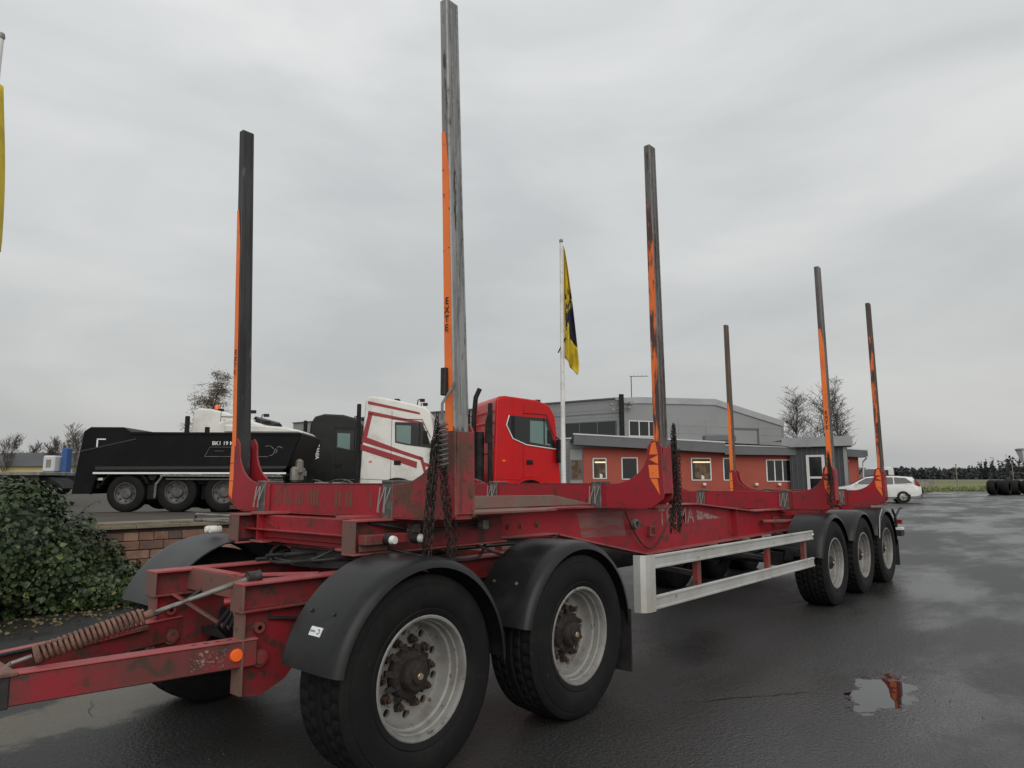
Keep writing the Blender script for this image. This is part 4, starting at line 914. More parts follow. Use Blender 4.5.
MB().prism([(-.25,2.3),(-.02,2.3),(-.02,3.35),(-.10,3.35),(-.22,3.0)], 'y', -1.24, -1.15).build('air_deflector', M['chassis'], rd, fix=True)
cab('white_truck', -10.1, 22.9, .0, 'white truck cab with orange beacon showing above the dump body, behind the first stake', 'cabwhite', H=3.42, roof='high', group='white cabs behind the dump truck', chassis=.5)
bc = cab('white_truck', -9.2, 22.2, .04, 'low white truck cab peeping over the front of the dump body', 'cabwhite', H=3.02, roof='low', Lc=2.15, group='white cabs behind the dump truck', chassis=.5)
be = YE('beacon', -9.55, 22.4, YARD-.36+3.44, 0, 'orange beacon lamp on the white cab roof behind the first stake', 'beacon')
MB().lathe([(.0,.16),(.06,.15),(.08,.10),(.08,.0)], 12, ax='z').build('lens', M['amber'], be); MB().box(-.2,.2,-.06,.06,-.05,.02).build('base', M['chassis'], be)

# ---- dump truck
dt = YE('dump_truck', -11.15, 18.86, YARD, .07, 'black dump truck body on muddy chassis behind the brick wall', 'dump truck')
poly = [(.02,.46),(.20,2.03),(.36,2.14),(1.16,2.14),(1.36,2.02),(5.62,2.02),(5.58,1.86),(5.30,1.12),(5.16,1.02),(.62,.98),(.50,.46)]
b = MB().prism(poly, 'y', -1.26, 1.26).build('dump_body', M['tipper'], dt, bevel=.02, fix=True)
MB().prism([(.56,1.06),(5.26,1.10),(5.29,1.16),(.56,1.14)], 'y', -1.275, -1.262).build('lower_band', M['tippergrey'], b, fix=True)
MB().bar((.16,-1.27,1.52),(1.5,-1.27,1.84),.012,.035).build('diagonal_rib', M['tippergrey'], b)
MB().bar((1.36,-1.275,1.985),(5.60,-1.275,1.985),.03,.05).build('top_rail', M['tipper'], b)
MB().box(.52,5.28,-1.29,-1.262,.955,1.0).build('white_line', M['plate_w'], b)
MB().box(.54,.575,-1.272,-1.262,1.62,1.84).box(.54,.76,-1.272,-1.262,1.815,1.845).build('corner_mark', M['plate_w'], b)
text_obj('weight_lettering', 'BK1 19 M', .135, M['plate_w'], b, (3.66,-1.2635,1.735), (pi/2,0,0), depth=.0008)
# thin line drawing of a truck outline and an emblem, on the side
MB().tube([(3.22,-1.265,1.40),(3.34,-1.265,1.64),(4.5,-1.265,1.64)], .006, 4).tube([(3.22,-1.265,1.40),(4.8,-1.265,1.40)], .006, 4).tube([(3.46,-1.265,1.54),(3.7,-1.265,1.54)], .004, 4).build('outline_drawing', M['grime'], b)
mb = MB()
for pts in ([(4.72,1.66),(4.80,1.68),(4.88,1.66),(4.94,1.60)], [(5.02,1.64),(5.10,1.66),(5.16,1.62)], [(4.98,1.60),(4.96,1.52),(4.92,1.45),(4.84,1.42)], [(5.0,1.6),(5.03,1.54),(4.99,1.49)]):
    mb.tube([(x,-1.266,z) for x,z in pts], .008, 4)
mb.build('emblem', M['grime'], b)
MB().box(.5,5.6,-.45,-.35,.60,.92).box(.5,5.6,.35,.45,.60,.92).box(.9,5.2,-1.0,1.0,.70,.90).build('chassis', M['chassis'], dt)  # wide middle box added to darken the shaded underside
MB().box(1.75,2.02,-1.05,1.05,.30,.70).box(3.05,3.15,-.9,.9,.30,.70).box(4.3,5.2,-1.1,1.1,.35,.72).build('underbody_fill', M['chassis'], dt, bevel=.03)  # dark blocks added between the wheels to fill the shaded gaps
MB().box(.8,5.3,.2,.6,.15,.75).build('underbody_block', M['chassis'], dt)  # long dark block added to stand for shade under the body
for x in (1.30,2.55,3.72): 
    for y in (-1.03,1.03): t_wheel(dt, x, y, .50 if x > 2 else .47, .32, -1 if y < 0 else 1)
MB().bar((2.05,-1.25,.36),(2.06,-1.25,.70),.03,.05,(1,0,0)).bar((2.06,-1.25,.70),(2.22,-1.25,.92),.03,.05,(1,0,0)).bar((2.2,-1.25,.92),(5.2,-1.25,.90),.25,.05).bar((2.3,-1.25,.83),(5.2,-1.25,.82),.03,.04).build('mudguard_frame', M['pad'], dt)
MB().lathe([(.60,-.2),(.62,-.2),(.62,.2),(.60,.2)], 18, (1.30,-1.06,.47), radians(25), radians(160), closed=True).build('mudguard', M['chassis'], dt, fix=True)
MB().tube([(1.95,-1.22,.90),(1.95,-1.0,.90)], .10, 14).build('hydraulic_cap', M['chassis'], dt)
MB().bar((.30,-1.1,.86),(.42,-1.1,.44),.06,.05).box(.35,.7,-1.15,-.9,.80,.86).build('tail_bracket', M['plate_w'], dt)
MB().box(.45,.62,-1.12,-.8,.58,.74).build('tail_lamp', M['chassis'], dt, bevel=.02)
MB().box(5.35,5.55,-1.2,-.2,.75,1.15).box(5.45,5.62,-1.1,-.8,.95,1.35).build('front_gear', M['grime'], dt, bevel=.06)
MB().prism([(3.6,2.022),(5.64,2.022),(5.52,2.10),(5.1,2.18),(4.3,2.24),(3.6,2.24)], 'y', -1.1, .6).build('rolled_cover', M['cabwhite'], dt, bevel=.05, fix=True)

# ---- flagpoles with limp yellow flags
M['pole'] = pm('pole_white', (.68,.68,.66), (.55,.55,.53), 3, rough=.4)
def flag(name, r, Y, gz, H, label, top, drop, wid, emblem, sgn=1, ro=0, ex=.75):
    e = YE(name, r, Y, gz, ro, label, 'flagpole', 'yellow flags on white poles')
    MB().tube([(0,0,0),(0,0,H)], [.075,.045], 14).build('pole', M['pole'], e)
    MB().lathe([(.0,.12),(.05,.10),(.06,.04),(.045,.0)], 12, (0,0,H), ax='z').build('finial', M['grime'], e)
    nx, nz = 16, 26; vs = []
    for j in range(nz+1):
        t = j/nz
        for i in range(nx+1):
            s = i/nx; wd = wid*(t**ex)*(1-.25*max(0,t-.85)/.15)
            x = .07 + s*wd; y = .10*sin(s*9+t*3)*(.35+t) + .05*sin(s*17); z = top - drop*(t*.86 + .14*s*(1.6*t)) - (.35*s if t > .9 else 0)*(t-.9)/.1*-1
            vs.append((sgn*x, y, z))
    n = nx+1
    reg = {0:[],1:[]}
    for j in range(nz):
        for i in range(nx):
            t = (j+.5)/nz; s = (i+.5)/nx
            dk = emblem and (.34 if s > .5 else .42) < t < .74 and s > .12 and not (.50 < t+.22*s < .56 or .60 < t+.22*s < .63) and not (t > .62 and s < .45 and t+s*.4 > .78)
            reg[1 if dk else 0].append((j*n+i, j*n+i+1, (j+1)*n+i+1, (j+1)*n+i))
    c = MB().add(vs, reg[0], True).build('flag_cloth', M['yellow'], e)
    if reg[1]: MB().add(vs, reg[1], True).build('flag_emblem', M['navy'], c, fix=False)['kind'] = 'stuff'
    for ob in e.children_recursive:
        if ob.name.startswith('flag_'):
            so_ = ob.modifiers.new('thick','SOLIDIFY'); so_.thickness = .004; so_.offset = 0
    MB().bar((-.12,-.02,5.3-gz),(.10,-.02,5.75-gz),.03,.04).build('flag_clip', M['chassis'], e)
    return e
flag('flagpole', 1.47, 20.0, YARD, 7.85, 'white flagpole with limp yellow and navy flag beside the red truck', 7.75, 3.95, .46, True)
flag('flagpole', -8.0, 10.0, YARD, 7.60, 'flagpole with plain yellow flag cut by the left edge of the picture', 6.85, 2.9, .44, False, ex=1.15)

# ---- warehouse and red office
M['clad'] = pm('grey_cladding', (.235,.24,.245), (.21,.215,.22), .6, .4, .7, rough=.5)
M['cladline'] = pm('cladding_joint', (.15,.155,.16), rough=.6)
M['trim'] = pm('dark_trim', (.10,.105,.115), (.085,.09,.10), .8, rough=.5)
M['darkclad'] = pm('dark_cladding', (.055,.058,.063), (.045,.048,.052), 2, rough=.55)
M['render'] = pm('red_render', (.34,.076,.052), (.30,.068,.047), .5, .4, .7, (.24,.066,.048), 3, .55, .75, rough=.85, bump=.1, bs=30)
M['frame'] = pm('white_frame', (.62,.62,.60), rough=.5)
M['roofm'] = pm('roof_sheet', (.32,.33,.34), (.27,.28,.29), .5, rough=.5)
mw = bpy.data.materials.new('lit_ceiling_lamp'); mw.use_nodes = True; mw.node_tree.nodes['Principled BSDF'].inputs['Emission Color'].default_value = (1,.62,.25,1); mw.node_tree.nodes['Principled BSDF'].inputs['Emission Strength'].default_value = .9; M['lit'] = mw
M['inroom'] = pm('room_wall', (.16,.105,.06), (.06,.04,.025), 2.5, .4, .6, rough=.8)
def yp(r, Y): return Vector((r, Y))
wh = YE('warehouse', 0, 0, YARD, 0, 'tall grey clad warehouse with low pitched roof behind the red office', 'building')
BA, BB, BC, BD = Vector((-22.5,71.3)), Vector((7.85,50)), Vector((21.3,54.4)), Vector((-9,75.7))
def wall_panel(name, P, Q, z0, z1a, z1b, m, par, t=.2, tops=None):
    n = Vector((Q.y-P.y, -(Q.x-P.x))).normalized()*-t
    tp = tops or [(0,z1a),(1,z1b)]
    fr = [(P.x,P.y,z0),(Q.x,Q.y,z0)] + [(P.x+(Q.x-P.x)*s_, P.y+(Q.y-P.y)*s_, z_) for s_,z_ in tp[::-1]]
    bk_ = [(x+n.x,y+n.y,z) for x,y,z in fr]; k = len(fr)
    return MB().add(fr+bk_, [tuple(range(k)), tuple(range(2*k-1,k-1,-1))] + [((i+1)%k,i,i+k,(i+1)%k+k) for i in range(k)]).build(name, M[m], par, fix=True)
zr = 6.78; gable = [(0,zr),(.10,zr+.12),(.56,zr+.22),(1,zr-1.28)]
wA = wall_panel('wall', BA, BB, 0, zr, zr, 'clad', wh); wB = wall_panel('wall', BB, BC, 0, 0, 0, 'clad', wh, tops=gable)
def on(P, Q, s, out=.0): d = (Q-P); n = Vector((d.y,-d.x)).normalized(); p = P + d*s + n*out; return p
def strip(name, P, Q, s0, s1, z0a, z1a, z0b, z1b, out, thick, m, par):
    a, b_ = on(P,Q,s0,out), on(P,Q,s1,out); a2, b2 = on(P,Q,s0,out-thick), on(P,Q,s1,out-thick)
    return MB().add([(a.x,a.y,z0a),(b_.x,b_.y,z0b),(b_.x,b_.y,z1b),(a.x,a.y,z1a),(a2.x,a2.y,z0a),(b2.x,b2.y,z0b),(b2.x,b2.y,z1b),(a2.x,a2.y,z1a)],
        [(0,1,2,3),(7,6,5,4),(1,0,4,5),(2,1,5,6),(3,2,6,7),(0,3,7,4)]).build(name, M[m], par, fix=True)
strip('roof_edge', BA, BB, 0, 1, zr, zr+.10, zr, zr+.10, .12, .3, 'trim', wh); strip('gutter_band', BA, BB, 0, 1, zr-1.05, zr-.98, zr-1.05, zr-.98, .03, .05, 'cladline', wh)
for (s0,za),(s1,zb) in zip(gable[:-1], gable[1:]): strip('roof_edge', BB, BC, s0, s1, za-.42, za+.04, zb-.42, zb+.04, .10, .25, 'roofm', wh)
MB().add([(BA.x,BA.y,zr+.02),(BB.x,BB.y,zr+.02),(BC.x,BC.y,zr-1.3),(BD.x,BD.y,zr-1.3)], [(0,1,2,3)]).build('roof', M['roofm'], wh)
wall_panel('wall', BC, BD, 0, zr-1.3, zr-1.3, 'clad', wh); wall_panel('wall', BD, BA, 0, zr-1.3, zr, 'clad', wh)
for i in range(11): strip('cladding_joint', BB, BC, 0, 1, .5+i*.55, .52+i*.55, .5+i*.55, .52+i*.55, .006, .02, 'cladline', wB) if .5+i*.55 < 5.2 else None
for i in range(12): strip('cladding_joint', BA, BB, 0, 1, .5+i*.55, .52+i*.55, .5+i*.55, .52+i*.55, .006, .02, 'cladline', wA)
for i in range(1,6): strip('cladding_joint', BB, BC, i/6-.001, i/6+.001, .2, zr-1.35, .2, zr-1.35, .0065, .02, 'cladline', wB)
def window(par, P, Q, s0, s1, z0, z1, panes=1, m='glass', lit=False, fm='frame', out=.04, fw=.07):
    Lw = (Q-P).length; f = fw/Lw
    w_ = strip('window', P, Q, s0, s1, z0, z1, z0, z1, out-.03, .10, m, par)
    for a,b_,c,d in ((s0-f*.3,s1+f*.3,z0-.06,z0),(s0-f*.3,s1+f*.3,z1,z1+.06)): strip('frame', P, Q, a, b_, c, d, c, d, out, .12, fm, w_)
    for i in range(panes+1):
        s = s0 + (s1-s0)*i/panes; strip('frame', P, Q, s-f/2, s+f/2, z0, z1, z0, z1, out, .11, fm, w_)
    return w_
window(wA, BA, BB, .868, .990, 4.15, 5.15, 3, fm='trim', out=.06); strip('sill', BA, BB, .86, 1.0, 4.0, 4.1, 4.0, 4.1, .12, .2, 'flash', wA)
window(wB, BB, BC, .045, .215, 4.12, 5.15, 3, out=.06)
gd = strip('roller_door', BB, BC, .66, .82, 3.0, 4.75, 3.0, 4.75, .05, .1, 'clad', wh)
for a,b_,c,d in ((.65,.66,3.0,4.85),(.82,.83,3.0,4.85),(.65,.83,4.75,4.88)): strip('door_frame', BB, BC, a, b_, c, d, c, d, .09, .16, 'trim', gd)
dp = strip('down_pipe', BB, BC, -.012, .012, 3.6, zr+.3, 3.6, zr+.3, .22, .12, 'chassis', wh)
for s_, z in ((-.05,5.9),(-.06,6.3),(.04,6.1),(.05,6.45),(-.03,6.7)):
    p = on(BB,BC,s_,.35); MB().box(p.x-.16,p.x+.10,p.y-.12,p.y+.12,z-.10,z+.10).bar((p.x,p.y,z),(BB.x,BB.y,z),.05,.05).build('floodlight', M['grime'], wh, bevel=.02)
an = YE('roof_aerial', 9.05, 52.2, YARD+zr, 0, 'thin T shaped aerial on the warehouse roof', 'aerial')
MB().tube([(0,0,-.1),(0,0,2.0)], .03, 6).build('mast', M['chassis'], an); MB().tube([(-.1,0,1.95),(1.3,0,1.98)], .02, 6).build('crossbar', M['chassis'], an)
for i in range(4): MB().tube([(.2+.3*i,0,1.98),(.2+.3*i,0,2.08)], .012, 5).build('element', M['chassis'], an)

of = YE('red_office', 0, 0, YARD, 0, 'single storey red rendered office with dark roof band and white windows', 'building')
P0, P1 = Vector((4.60,45.2)), Vector((18.0,44.6))
oW = wall_panel('wall', P0, P1, 0, 3.0, 2.7, 'render', of, t=.3)
Lf = (P1-P0).length
def su(u): return ((u-512)/694.8*44.9/.99 - P0.x)/(P1.x-P0.x)
for u0,u1,z0,z1,pn,lit in ((592.3,605,1.04,2.26,1,1),(620.6,635.6,1.00,2.30,1,0),(653.5,662,1.0,2.30,1,0),(688.5,707,.94,2.26,1,1),(719.5,727,.94,2.26,1,0),(761,784,.86,2.15,3,0)):
    w_ = window(oW, P0, P1, su(u0), su(u1), z0, z1, pn, 'inroom' if lit else 'glass')
    if lit:
        strip('lamp', P0, P1, su(u0)+.008, su(u1)-.002, z1-.25, z1-.17, z1-.25, z1-.17, .014, .01, 'lit', w_)
        strip('shade', P0, P1, su(u0)+.004, su(u0)+.015, z0+.1, z1-.1, z0+.1, z1-.1, .012, .01, 'ink', w_)
        strip('paper', P0, P1, su((u0+u1)/2), su((u0+u1)/2)+.013, z0+.02, z0+.30, z0+.02, z0+.22, .014, .01, 'frame', w_)
strip('wall', P0, P1, -.062, -.002, 0, 2.9, 0, 2.9, -.1, .3, 'clad', of)
w_ = window(of, P0, P1, -.058, -.006, 1.0, 2.15, 1, 'inroom', fm='trim', out=-.06)
rf = strip('roof_band', P0, P1, -.045, .665, 3.16, 3.80, 2.62, 3.24, .75, .8, 'trim', of)
strip('flashing', P0, P1, -.048, .667, 3.80, 3.88, 3.24, 3.32, .78, .85, 'flash', rf)
rf2 = strip('roof_band', P0, P1, .667, 1.005, 2.52, 3.08, 2.46, 2.92, .55, .7, 'trim', of); strip('flashing', P0, P1, .667, 1.005, 3.08, 3.15, 2.92, 2.99, .58, .75, 'flash', rf2)
MB().add([(*on(P0,P1,-.045,.7),3.81),(*on(P0,P1,1.0,.7),3.0),(*on(P0,P1,1.0,-9),3.0),(*on(P0,P1,-.045,-9),3.81)], [(0,1,2,3)]).build('roof', M['roofm'], of)
MB().box(12.9,15.0,46.5,47.2,3.5,3.9).build('roof_unit', M['trim'], of, bevel=.05)
for u in (700,750,772): p = on(P0,P1,su(u),.12); MB().box(p.x-.1,p.x+.1,p.y-.1,p.y+.1,.55,.72).build('wall_lamp', M['frame'], of, bevel=.03)
# entrance block and far wing
E0, E1, E2 = Vector((17.6,44.3)), Vector((20.3,42.3)), Vector((21.0,44.0))
for P, Q, m in ((E0,E1,'darkclad'),(E1,E2,'clad')):
    w2 = wall_panel('entrance_wall', P, Q, 0, 2.95, 2.95, m, of)
    n_ = 11 if m == 'darkclad' else 5
    for i in range(n_): strip('batten', P, Q, (i+.5)/n_-.006, (i+.5)/n_+.006, .05, 2.9, .05, 2.9, .03, .04, 'trim' if m == 'darkclad' else 'cladline', w2)
    strip('roof_band', P, Q, -.1, 1.08, 2.96, 3.55, 2.96, 3.55, .35, .5, 'roofm', of)
    if m == 'darkclad':
        d_ = strip('entrance_door', P, Q, .30, .62, .02, 2.45, .02, 2.45, .05, .1, 'glass', of)
        for a,b_,c,d in ((.30,.35,.02,2.45),(.57,.62,.02,2.45),(.35,.57,2.33,2.45),(.35,.57,1.0,1.12),(.35,.57,.02,.15)): strip('door_frame', P, Q, a, b_, c, d, c, d, .09, .12, 'frame', d_)
    else:
        strip('entrance_window', P, Q, .25, .75, .9, 2.0, .9, 2.0, .05, .1, 'glass', of); strip('frame', P, Q, .15, .85, 2.0, 2.12, 2.0, 2.12, .07, .1, 'frame', of)
MB().add([(E0.x,E0.y,3.5),(E1.x,E1.y,3.5),(E2.x,E2.y,3.5),(E2.x-2,E2.y+4,3.5),(E0.x,E0.y+3,3.5)], [(0,1,2,3,4)]).build('roof', M['roofm'], of)
G0, G1 = Vector((20.6,45.6)), Vector((23.1,46.6))
w3 = wall_panel('wing_wall', G0, G1, 0, 2.6, 2.6, 'render', of); window(w3, G0, G1, .40, .60, .9, 2.0, 1, fm='trim')
strip('roof_band', G0, G1, -.2, 1.08, 2.45, 2.95, 2.40, 2.85, .6, .7, 'trim', of); strip('flashing', G0, G1, -.2, 1.09, 2.95, 3.02, 2.85, 2.92, .62, .7, 'flash', of)
MB().tube([(23.25,45.7,2.4),(23.2,46.2,2.1),(23.2,46.4,0)], .05, 8).build('down_pipe', M['frame'], of)

# ---- parked vehicles on the right
M['carwhite'] = pm('car_white', (.62,.63,.62), (.55,.55,.53), 2, rough=.25, coat=.5)
M['carsilver'] = pm('car_silver', (.40,.38,.34), rough=.3, metal=.4, coat=.4)
def car(name, r, Y, rot, label, body, wagon=True):
    gz = slope(Y)+.01; e = YE(name, r, Y, gz, rot, label, 'car')
    # facing -x: nose at x = -2.3, tail at +2.3; lofted sections along the length
    sec = [(-2.32,.80,.34,.58,.58),(-2.20,.88,.24,.72,.70),(-1.7,.92,.20,.86,.80),(-1.0,.93,.20,.98,.88),(0,.94,.20,1.0,.92),(1.2,.94,.20,1.03,.95),(2.0,.92,.24,1.05,.95),(2.26,.86,.30,1.0,.90),(2.34,.80,.42,.9,.8)]
    vs = []; 
    for x,w,z0,z1,zs in sec: vs += [(x,-w*.86,z0),(x,-w,z0+.12),(x,-w*1.01,zs*.72),(x,-w*.97,zs),(x,-w*.80,z1),(x,w*.80,z1),(x,w*.97,zs),(x,w*1.01,zs*.72),(x,w,z0+.12),(x,w*.86,z0)]
    n = 10; fs = [(i*n+k,i*n+(k+1)%n,(i+1)*n+(k+1)%n,(i+1)*n+k) for i in range(len(sec)-1) for k in range(n)] + [tuple(range(n-1,-1,-1)), tuple(range((len(sec)-1)*n, len(sec)*n))]
    b = MB().add(vs, fs, True).build('body', M[body], e, fix=True)
    gh = [(-1.15,.96,.80,.97),(-.35,1.40,.64,.97),(.3,1.47,.62,.97),(1.2,1.46,.62,1.0),(1.95,1.40,.60,1.02),(2.24,1.02,.74,1.0)]
    vs = []
    for x,z,w,zb in gh: vs += [(x,-.80,zb-.06),(x,-w,z),(x,w,z),(x,.80,zb-.06)]
    fs = [(i*4+k,i*4+k+1,i*4+k+5,i*4+k+4) for i in range(len(gh)-1) for k in range(3)]
    MB().add(vs, fs, True).build('roof', M[body], b, fix=True)
    for s in (-1,1):
        for pl in ([(-.95,1.0),(-.35,1.34),(.12,1.39),(.12,1.01)],[(.18,1.01),(.18,1.39),(1.0,1.39),(1.0,1.02)],[(1.06,1.03),(1.06,1.39),(1.62,1.35),(1.95,1.08)]):
            pts = []
            for x,z in pl:
                t = (z-.94)/(1.44-.94); pts.append((x, s*(.80-(.80-.635)*t+.012), z))
            MB().add(pts, [(0,1,2,3)] if s > 0 else [(3,2,1,0)]).build('side_window', M['glass'], b)
        for x in (-1.42,1.42):
            MB().lathe([(.36,s*-.2),(.37,s*.03),(.0,s*.03)], 20, (x,s*.90,.33)).build('wheel_arch', M['ink'], b, fix=True)
            q = MB().lathe([(.20,-.10),(.30,-.10),(.325,-.06),(.325,.06),(.30,.10),(.20,.10)], 24, (x,s*.86,.325)).build('wheel', M['rubber'], e)
            MB().lathe([(.205,s*.10),(.20,s*.105),(.17,s*.08),(.06,s*.07),(.0,s*.08)], 20, (x,s*.86,.325)).build('rim', M['grime'], q, fix=True)
            for k in range(5): a = 2*pi*k/5; MB().bar((x+.05*cos(a),s*.965,.325+.05*sin(a)),(x+.19*cos(a),s*.96,.325+.19*sin(a)),.03,.045,(0,1,0)).build('spoke', M['wire'], q)
        MB().prism([(2.05,.92),(2.29,.90),(2.285,.98),(2.20,1.10),(2.04,1.26),(2.06,1.10)], 'y', s*.68, s*.87).build('tail_lamp', M['redlamp'], b, fix=True)
        MB().box(-.95,-.78,*sorted((s*.93,s*1.06)),.96,1.08).build('mirror', M[body], b, bevel=.02)
    MB().prism([(2.0,1.36),(2.02,1.385),(2.27,1.06),(2.25,1.04)], 'y', -.58, .58).build('rear_window', M['glass'], b, fix=True)
    MB().prism([(-1.08,1.01),(-1.1,1.03),(-.36,1.42),(-.34,1.40)], 'y', -.62, .62).build('windscreen', M['glass'], b, fix=True)
    MB().box(2.28,2.40,-.80,.80,.34,.52).build('bumper', M['trim'], b, bevel=.03); MB().box(2.355,2.368,-.26,.26,.70,.82).build('number_plate', M['frame'], b)
    for y in (-.52,.52): MB().tube([(-.3,y,1.46),(.4,y,1.52),(1.6,y,1.49),(1.75,y,1.45)], .018, 6).build('roof_rail', M['chassis'], b)
    return e
car('estate_car', 20.5, 40, -.38, 'white estate car parked with its tail to the right beyond the trailer', 'carwhite')
vn = YE('flatbed_van', 27.2, 50.5, slope(50.5)+.01, .10, 'white flatbed van parked behind the estate car', 'van')
MB().prism([(-2.6,.35),(-2.6,.85),(-2.35,1.10),(-1.9,1.25),(-1.35,1.95),(-1.1,2.05),(-.35,2.05),(-.25,1.9),(-.25,.35)], 'y', -.95, .95).build('cab', M['carwhite'], vn, bevel=.06, fix=True)
MB().prism([(-1.75,1.28),(-1.28,1.86),(-.72,1.86),(-.72,1.24)], 'y', -.975, -.955).build('side_window', M['glass'], vn, fix=True)
MB().prism([(-1.93,1.28),(-1.97,1.29),(-1.42,1.94),(-1.38,1.92)], 'y', -.8, .8).build('windscreen', M['glass'], vn, fix=True)
MB().box(-.2,2.6,-1.0,1.0,.75,.85).box(-.2,2.6,-1.0,-.95,.85,1.2).box(-.2,2.6,.95,1.0,.85,1.2).box(2.55,2.6,-1,1,.85,1.2).build('load_bed', M['grime'], vn)
for x in (-1.8,1.5):
    for y in (-.86,.86): t_wheel(vn, x, y, .34, .22, -1 if y < 0 else 1)
# ---- heap of tyres and lamp post at the right edge
for i, (r, Y, z, tl) in enumerate([(37.6,55,.0,.2),(38.4,54.6,.0,-.1),(39.3,55.2,.0,.15),(40.1,54.7,.0,.05),(40.9,55.1,.0,-.1),(38.8,55.9,.0,.1),(40.3,56.1,.0,.0),(39.4,55.7,.10,.3)]):
    e = MB().lathe([(.30,-.22),(.36,-.26),(.52,-.26),(.57,-.18),(.57,.18),(.52,.26),(.36,.26),(.30,.22)], 20).build('old_tyre', M['rubber'], None)
    e.location = W(r,Y,slope(Y)+.57+z); e.rotation_euler = (0, .2*i, YROT+.5+tl+.3*(i%3)); 
    tag(e, 'black scrap tyre, ' + ('leftmost of the heap beside the grass','second from the left in the front of the heap','third from the left in the front of the heap','fourth from the left in the front of the heap','rightmost in the front of the heap','behind the second and third tyres of the heap','in the back row at the right end of the heap','perched highest in the middle of the heap')[i], 'tyre', 'tyre heap by the grass')
lp = YE('lamp_post', 22.0, 30, slope(30), 0, 'grey lamp post with tapered lantern at the right edge of the picture', 'lamp post')
MB().tube([(0,0,0),(0,0,2.1)], [.05,.04], 10).build('post', M['grime'], lp)
MB().taper((0,0,2.1),(0,0,2.62),.16,.16,.40,.40).build('lantern', M['flash'], lp); MB().taper((0,0,2.62),(0,0,2.70),.46,.46,.40,.40).build('lantern_roof', M['grime'], lp, bevel=.01)
for i, (r, Y, h) in enumerate(((42.2,66.5,2.5),(52.2,73,2.6),(22.0*1.42,66.8,2.4))):
    e = YE('field_post', r, Y, slope(Y), 0, ('thin pale post at the grass edge above the empty tarmac','thin pale post in the field left of the tyre heap','thin pale post in the field behind the estate car')[i], 'post'); MB().tube([(0,0,0),(0,0,h)], .045, 7).build('shaft', M['grime'], e); MB().box(-.06,.06,-.06,.06,h,h+.05).build('cap', M['grime'], e)

# ---- far left: flatbed trailer, house, loader
ft = YE('flatbed_trailer', -23.5, 31, YARD, .0, 'old flatbed trailer with dark wheels at the far left edge', 'trailer')
MB().box(-4.5,3.4,-1.2,1.2,1.05,1.2).box(-4.5,3.0,-.45,.45,.75,1.05).build('deck', M['grime'], ft, bevel=.02)
for x in (-1.0,.4,1.8):
    t_wheel(ft, x, -1.0, .48, .35)
    t_wheel(ft, x, 1.0, .48, .35, 1)
MB().prism([(3.0,1.1),(3.6,.9),(4.1,.5),(3.9,.45),(3.3,.75),(3.0,.8)], 'y', -.6, .6).build('tail', M['chassis'], ft, fix=True)
MB().box(-4.3,-1.9,-1.1,1.1,1.2,3.0).build('crate_body', M['grime'], ft, bevel=.03)
hs = YE('yellow_house', -70, 105, YARD, .1, 'pale yellow house with dark roof far away at the left', 'house')
MB().box(-6,6,-4,4,0,3.2).build('wall', pm('house_yellow', (.48,.40,.22), rough=.9), hs); MB().prism([(-4.6,3.1),(4.6,3.1),(0,5.2)], 'x', -6.4, 6.4).build('roof', M['darkclad'], hs, fix=True)
for x in (-4,-1.5,1.5,4): q = MB().box(x-.5,x+.5,-4.06,-4.0,1.0,2.2).build('window', M['glass'], hs); MB().box(x-.6,x+.6,-4.1,-4.0,.9,1.0).box(x-.6,x+.6,-4.1,-4.0,2.2,2.3).build('frame', M['frame'], q)
hs2 = YE('low_barn', -82, 112, YARD, .0, 'long low brown barn with pale band beside the yellow house', 'barn')
MB().box(-11,9,-4,4,0,3.0).build('wall', M['brick2'], hs2); MB().prism([(-4.6,3.0),(4.6,3.0),(0,4.4)], 'x', -11.4, 9.4).build('roof', M['darkclad'], hs2, fix=True); MB().box(-6,4,-4.1,-4.0,2.0,2.7).build('pale_band', M['frame'], hs2)
ld = YE('blue_crane', -28.7, 45, YARD, 0, 'small blue crane column with white tank behind the dump truck tail', 'crane')
MB().box(-.16,.18,-.3,.3,1.1,2.95).box(-1.4,.3,-.9,.9,1.15,1.40).build('column', M['blue'], ld, bevel=.04); MB().box(-1.0,-.25,-.8,.8,1.41,2.45).build('tank', M['flash'], ld, bevel=.08)
MB().box(-.75,-.45,-.82,-.80,1.7,2.2).build('tank_hatch', M['grime'], ld)
MB().tube([(0,0,2.9),(.0,0,3.15),(.12,0,3.28),(.24,0,3.15)], .08, 8).build('boom_joint', M['grime'], ld); MB().lathe([(.52,-.3),(.62,-.3),(.62,.3),(.52,.3)], 16, (-.55,-1.0,.45), radians(20), radians(150), closed=True).build('mudguard', M['cabwhite'], ld, fix=True)
MB().box(-2.4,.4,-.4,.4,.7,1.15).build('chassis', M['chassis'], ld)
for x in (-2.0,-.6): t_wheel(ld, x, -.85, .5, .3); t_wheel(ld, x, .85, .5, .3, 1)
tarp = YE('grey_tarp_heap', -9.6, 13.2, YARD, 0, 'grey sheet heap on the ground behind the ivy at the left edge', 'tarp')
random.seed(8)
vs=[]; nx=16; ny=10
for j in range(ny+1):
    for i in range(nx+1):
        x=-1.4+2.4*i/nx; y=-.9+1.8*j/ny; e_=max(0,1-(abs(x+.2)/1.25)**3)*max(0,1-(abs(y)/.9)**3); vs.append((x,y,.02+e_*(.30+.08*sin(4*x+2*y)+.05*sin(9*y+x))))
MB().add(vs,[(j*(nx+1)+i,j*(nx+1)+i+1,(j+1)*(nx+1)+i+1,(j+1)*(nx+1)+i) for j in range(ny) for i in range(nx)],True).build('sheet', pm('tarp_grey',(.16,.17,.19),(.12,.125,.14),2,rough=.6), tarp)

